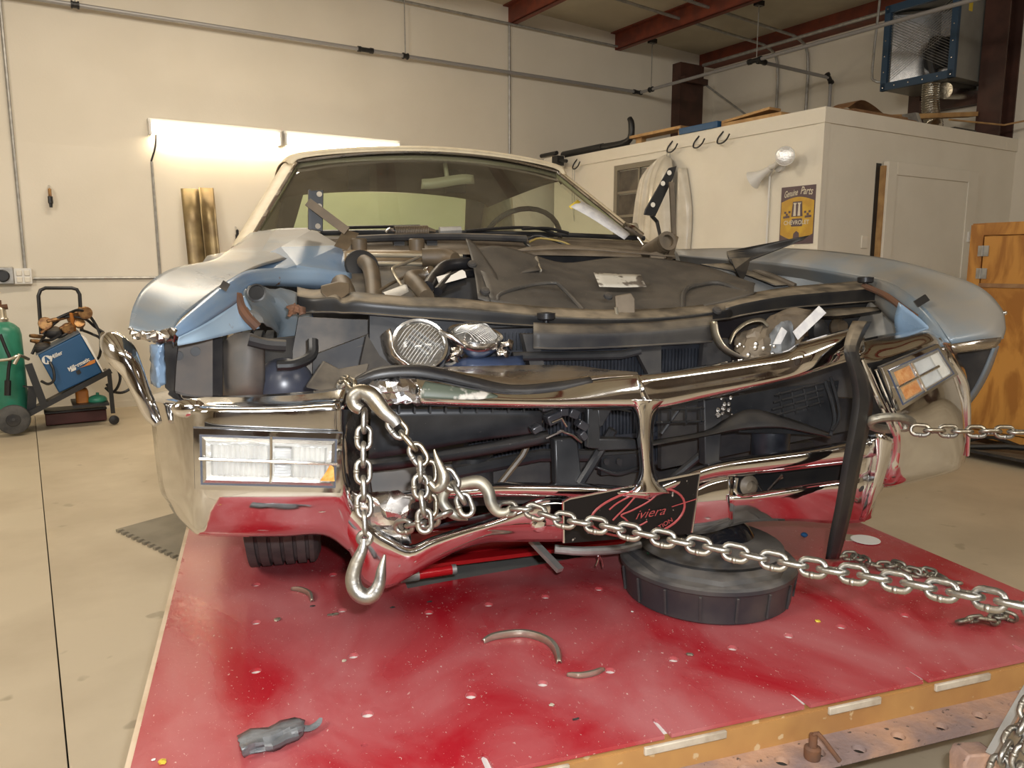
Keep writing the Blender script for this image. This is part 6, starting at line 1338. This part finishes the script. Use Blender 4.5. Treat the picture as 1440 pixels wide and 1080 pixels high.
for (u, v) in ((560, 341), (606, 343)): part(MB().box(q(u, v, 1.40).x - .02, q(u, v, 1.40).x + .02, 1.38, 1.42, q(u, v, 1.40).z - .02, q(u, v, 1.40).z + .015), 'cowl_clip', 'dark')
part(MB().tube(Q((490, 337, 1.36), (560, 334, 1.36), (650, 333, 1.36), (740, 336, 1.34)), .014, 8, sm=3), 'wiring_loom', 'dark')
def ws(t, s, off=0):
    """windshield: t 0 base..1 top, s -1..1 across"""
    xb, xt = .79, .60; x = (xb * (1 - t) + xt * t) * s
    bow = (1 - s * s)
    y = (1.56 - .07 * bow) * (1 - t) + (2.05 - .10 * bow) * t
    z = (.99 + .015 * bow) * (1 - t) + (1.315 + .048 * bow) * t
    return Vector((x, y - off, z + off * .8))
wsh = part(MB().surf([[ws(t, s) for s in (-1, -.75, -.5, -.25, 0, .25, .5, .75, 1)] for t in (0, .33, .66, 1)], 3, 2), 'windshield', 'wglass')
part(MB().tube([ws(1, s, .006) + Vector((0, -.006, .004)) for s in (-1, -.5, 0, .5, 1)], .008, 8, sm=4), 'chrome_trim', 'chromed', wsh)
for s in (-1, 1): part(MB().tube([ws(t, s * 1.0, .008) for t in (0, .5, 1)], .009, 8, sm=3), 'chrome_trim', 'chromed', wsh)
for s in (-1, 1):
    rows = [[ws(t, s * 1.0, -.02), ws(t, s * 1.005, .006), ws(t, s, .0) + Vector((s * .05, .01, 0)), ws(t, s, 0) + Vector((s * .065, .06, -.01))] for t in (-.12, .25, .6, 1.0)]
    part(MB().surf(rows, 3, 4), 'windshield_pillar', 'cream', solid=.004, ang=50)
rows = []
for (Y, w, ze, zc) in ((2.03, .615, 1.330, 1.374), (2.07, .64, 1.352, 1.400), (2.4, .66, 1.362, 1.415), (2.9, .66, 1.345, 1.395), (3.3, .62, 1.31, 1.36)):
    rows.append([Vector((s * w * (1.02 if abs(s) == 1 else 1), Y - (.10 * (1 - s * s) if Y < 2.2 else 0), ze + (zc - ze) * (1 - s * s) - (.03 if abs(s) == 1 else 0))) for s in (-1, -.93, -.5, 0, .5, .93, 1)])
part(MB().surf(rows, 4, 4), 'roof', 'cream', solid=.004)
part(MB().surf([[p + Vector((0, .03, -.035)) for p in r] for r in rows], 3, 3), 'headliner', 'headl', solid=.003)
# rear: quarter pillars and rear window
for s in (-1, 1):
    part(MB().surf([[Vector((s * .66, 2.95, 1.33)), Vector((s * .62, 3.35, 1.30))], [Vector((s * .80, 3.25, .95)), Vector((s * .70, 3.85, .95))]], 3, 3), 'quarter_pillar', 'cream', solid=.02)
    part(MB().surf([[Vector((s * .62, 3.32, 1.30)), Vector((s * .50, 3.36, 1.31))], [Vector((s * .70, 3.85, .95)), Vector((s * .60, 3.80, .95))]], 3, 3), 'rear_pillar', 'headl', solid=.02)
part(MB().surf([[Vector((x, 3.34 + .05 * (1 - x * x), 1.295 + .03 * (1 - x * x))) for x in (-.60, -.3, 0, .3, .60)], [Vector((x, 3.82 + .05 * (1 - x * x), .95)) for x in (-.64, -.3, 0, .3, .64)]], 4, 3), 'rear_window', 'bglass')
part(MB().box(-.66, .66, 3.28, 3.80, .99, 1.005), 'parcel_shelf', 'interior')
part(MB().box(-.72, .72, 1.60, 1.95, .80, .945).box(.08, .66, 1.55, 1.85, .945, .985), 'dashboard', 'interior', bevel=.03)
for (x0, x1) in ((-.66, -.05), (.05, .66)):
    part(MB().box(x0, x1, 2.60, 2.75, .55, 1.055), 'seat_back', 'interior', bevel=.04)
part(MB().box(-.68, .68, 3.10, 3.26, .5, 1.0), 'rear_seat', 'interior', bevel=.04)
part(MB().box(-.9, .9, 1.5, 4.0, .30, .33), 'cabin_floor', 'interior')
st = []
for k in range(28): a = 2 * math.pi * k / 28; st.append(Vector((.40 + .19 * math.cos(a), 1.98 - .10 * math.sin(a), .98 + .155 * math.sin(a))))
sw = part(MB().tube(st, .012, 8, closed=True), 'steering_wheel', 'blackfit')
part(MB().tube([Vector((.21, 1.98, .98)), Vector((.40, 1.96, .97)), Vector((.59, 1.98, .98))], .014, 8).tube([Vector((.40, 1.96, .97)), Vector((.40, 1.75, .88))], .03, 10), 'wheel_hub', 'blackfit', sw)
mc = q(630, 259, 2.0)
part(MB().surf([[mc + Vector((-.125, 0, -.025)), mc + Vector((-.06, -.008, -.022)), mc + Vector((.06, -.004, .0)), mc + Vector((.125, .01, .006))], [mc + Vector((-.12, 0, .018)), mc + Vector((-.06, -.006, .024)), mc + Vector((.06, -.002, .045)), mc + Vector((.12, .01, .045))]], 3, 2).tube([mc + Vector((0, .01, .02)), mc + Vector((-.005, .03, .09))], .006, 8), 'rear_view_mirror', mat('mirror_back', (.30, .26, .20), .35), solid=.012)
for k, x in enumerate((-.30, .18)): part(MB().box(x - .05, x + .05, 2.35, 2.39, 1.24, 1.35), 'sun_visor_bracket', 'interior')
# door mirror at the far side
dm = part(MB().tube(Q((878, 317, 1.45), (890, 322, 1.45), (903, 331, 1.45)), [.014, .016, .012], 10), 'door_mirror_arm', 'chrome')
part(MB().prism(Q((886, 314, 1.47), (897, 313, 1.47), (899, 320, 1.47), (899, 334, 1.47), (890, 328, 1.47)), (0, .05, 0)), 'door_mirror', 'trimg', dm, bevel=.006)
part(MB().tube(Q((898, 334, 1.42), (906, 345, 1.36)), .006, 8), 'mirror_stay', 'silver', dm)
# ---------------- hood hinges
h1 = part(MB().prism(Q((433, 268, 1.18), (455, 267, 1.18), (454, 326, 1.18), (433, 322, 1.18)), (0, .006, 0)), 'hood_hinge', 'blacks', bevel=.002)
part(MB().prism(Q((433, 268, 1.178), (436, 268, 1.178), (437, 324, 1.178), (433, 322, 1.178)), (0, -.03, 0)), 'hinge_flange', 'blacks', h1)
for (u, v) in ((449, 273), (449, 290), (447, 318)): part(MB().lathe([(.009, 0), (.009, .002)], q(u, v, 1.178), (0, -1, 0), 12), 'hinge_hole', 'putty', h1)
part(MB().bar(q(433, 284, 1.14), q(488, 325, 1.08), .028, .008, up=(0, 1, 0)), 'hinge_arm', 'hose', h1)
part(MB().prism(Q((484, 322, 1.10), (505, 328, 1.10), (488, 352, 1.04), (470, 346, 1.04)), (0, .01, 0)), 'hinge_plate', 'hose', h1)
h2 = part(MB().prism(Q((941, 236, 1.10), (952, 233, 1.10), (947, 250, 1.10), (922, 304, 1.10), (906, 302, 1.10), (908, 294, 1.10)), (0, .008, 0)), 'hood_hinge', 'blacks', bevel=.002)
part(MB().tube(Q((916, 303, 1.10), (924, 312, 1.10), (928, 330, 1.08), (930, 338, 1.06)), .012, 8, flat=.5), 'hinge_arm', 'blacks', h2)
part(MB().bar(q(944, 256, 1.08), q(948, 335, 1.05), .018, .008, up=(0, 1, 0)).bar(q(950, 332, 1.05), q(940, 368, 1.0), .022, .01, up=(0, 1, 0)), 'hinge_arm', 'hose', h2)
for (u, v) in ((941, 243), (932, 258), (918, 288)): part(MB().lathe([(.009, 0), (.009, .002)], q(u, v, 1.098), (0, -1, 0), 12), 'hinge_hole', 'plastic', h2)
part(MB().tube(Q((912, 356, 1.1), (936, 341, .98)), .034, 18).lathe([(.035, 0), (.035, .012), (.022, .012), (.022, -.01)], q(937, 340, .975), q(937, 340, .975) - q(912, 356, 1.1), 18), 'hinge_tube', 'hose', h2)
part(MB().prism(Q((914, 356, 1.0), (932, 352, 1.0), (938, 388, .95), (922, 390, .95)), (0, .01, 0)), 'hinge_bracket', 'tanm', h2)
# torn black shard standing up at the right
rows = G([[(1022, 354, .86), (1060, 346, .84), (1100, 338, .82), (1138, 331, .80)], [(1024, 362, .84), (1062, 357, .83), (1100, 346, .82), (1134, 334, .80)], [(1030, 373, .82), (1050, 368, .82), (1098, 350, .82), (1130, 337, .80)]])
part(MB().surf(rows, 3, 3), 'torn_shard', 'blacks', solid=.004)
part(MB().prism(Q((1028, 364, .82), (1056, 362, .82), (1050, 384, .78), (1044, 396, .76), (1034, 378, .78)), (0, .006, 0)), 'shard_foot', 'blacks')
# estimate sheet tucked by the windshield
o = thing('paper_sheet', q(842, 306, 1.5), 'white paper sheet with yellow end tucked against windshield', 'paper')
rows = G([[(801, 290, 1.46), (830, 306, 1.40), (858, 324, 1.36), (878, 337, 1.34)], [(815, 281, 1.50), (843, 297, 1.44), (868, 315, 1.40), (886, 329, 1.38)]])
MB().surf(rows, 4, 2).build('sheet', M['paper'], o, solid=.001)
rows = G([[(800, 290, 1.455), (802, 293, 1.453), (805, 294, 1.45)], [(812, 281, 1.50), (815, 283, 1.49), (817, 284, 1.487)]])
MB().surf(rows, 2, 2).build('yellow_end', M['yellow'], o, solid=.002)
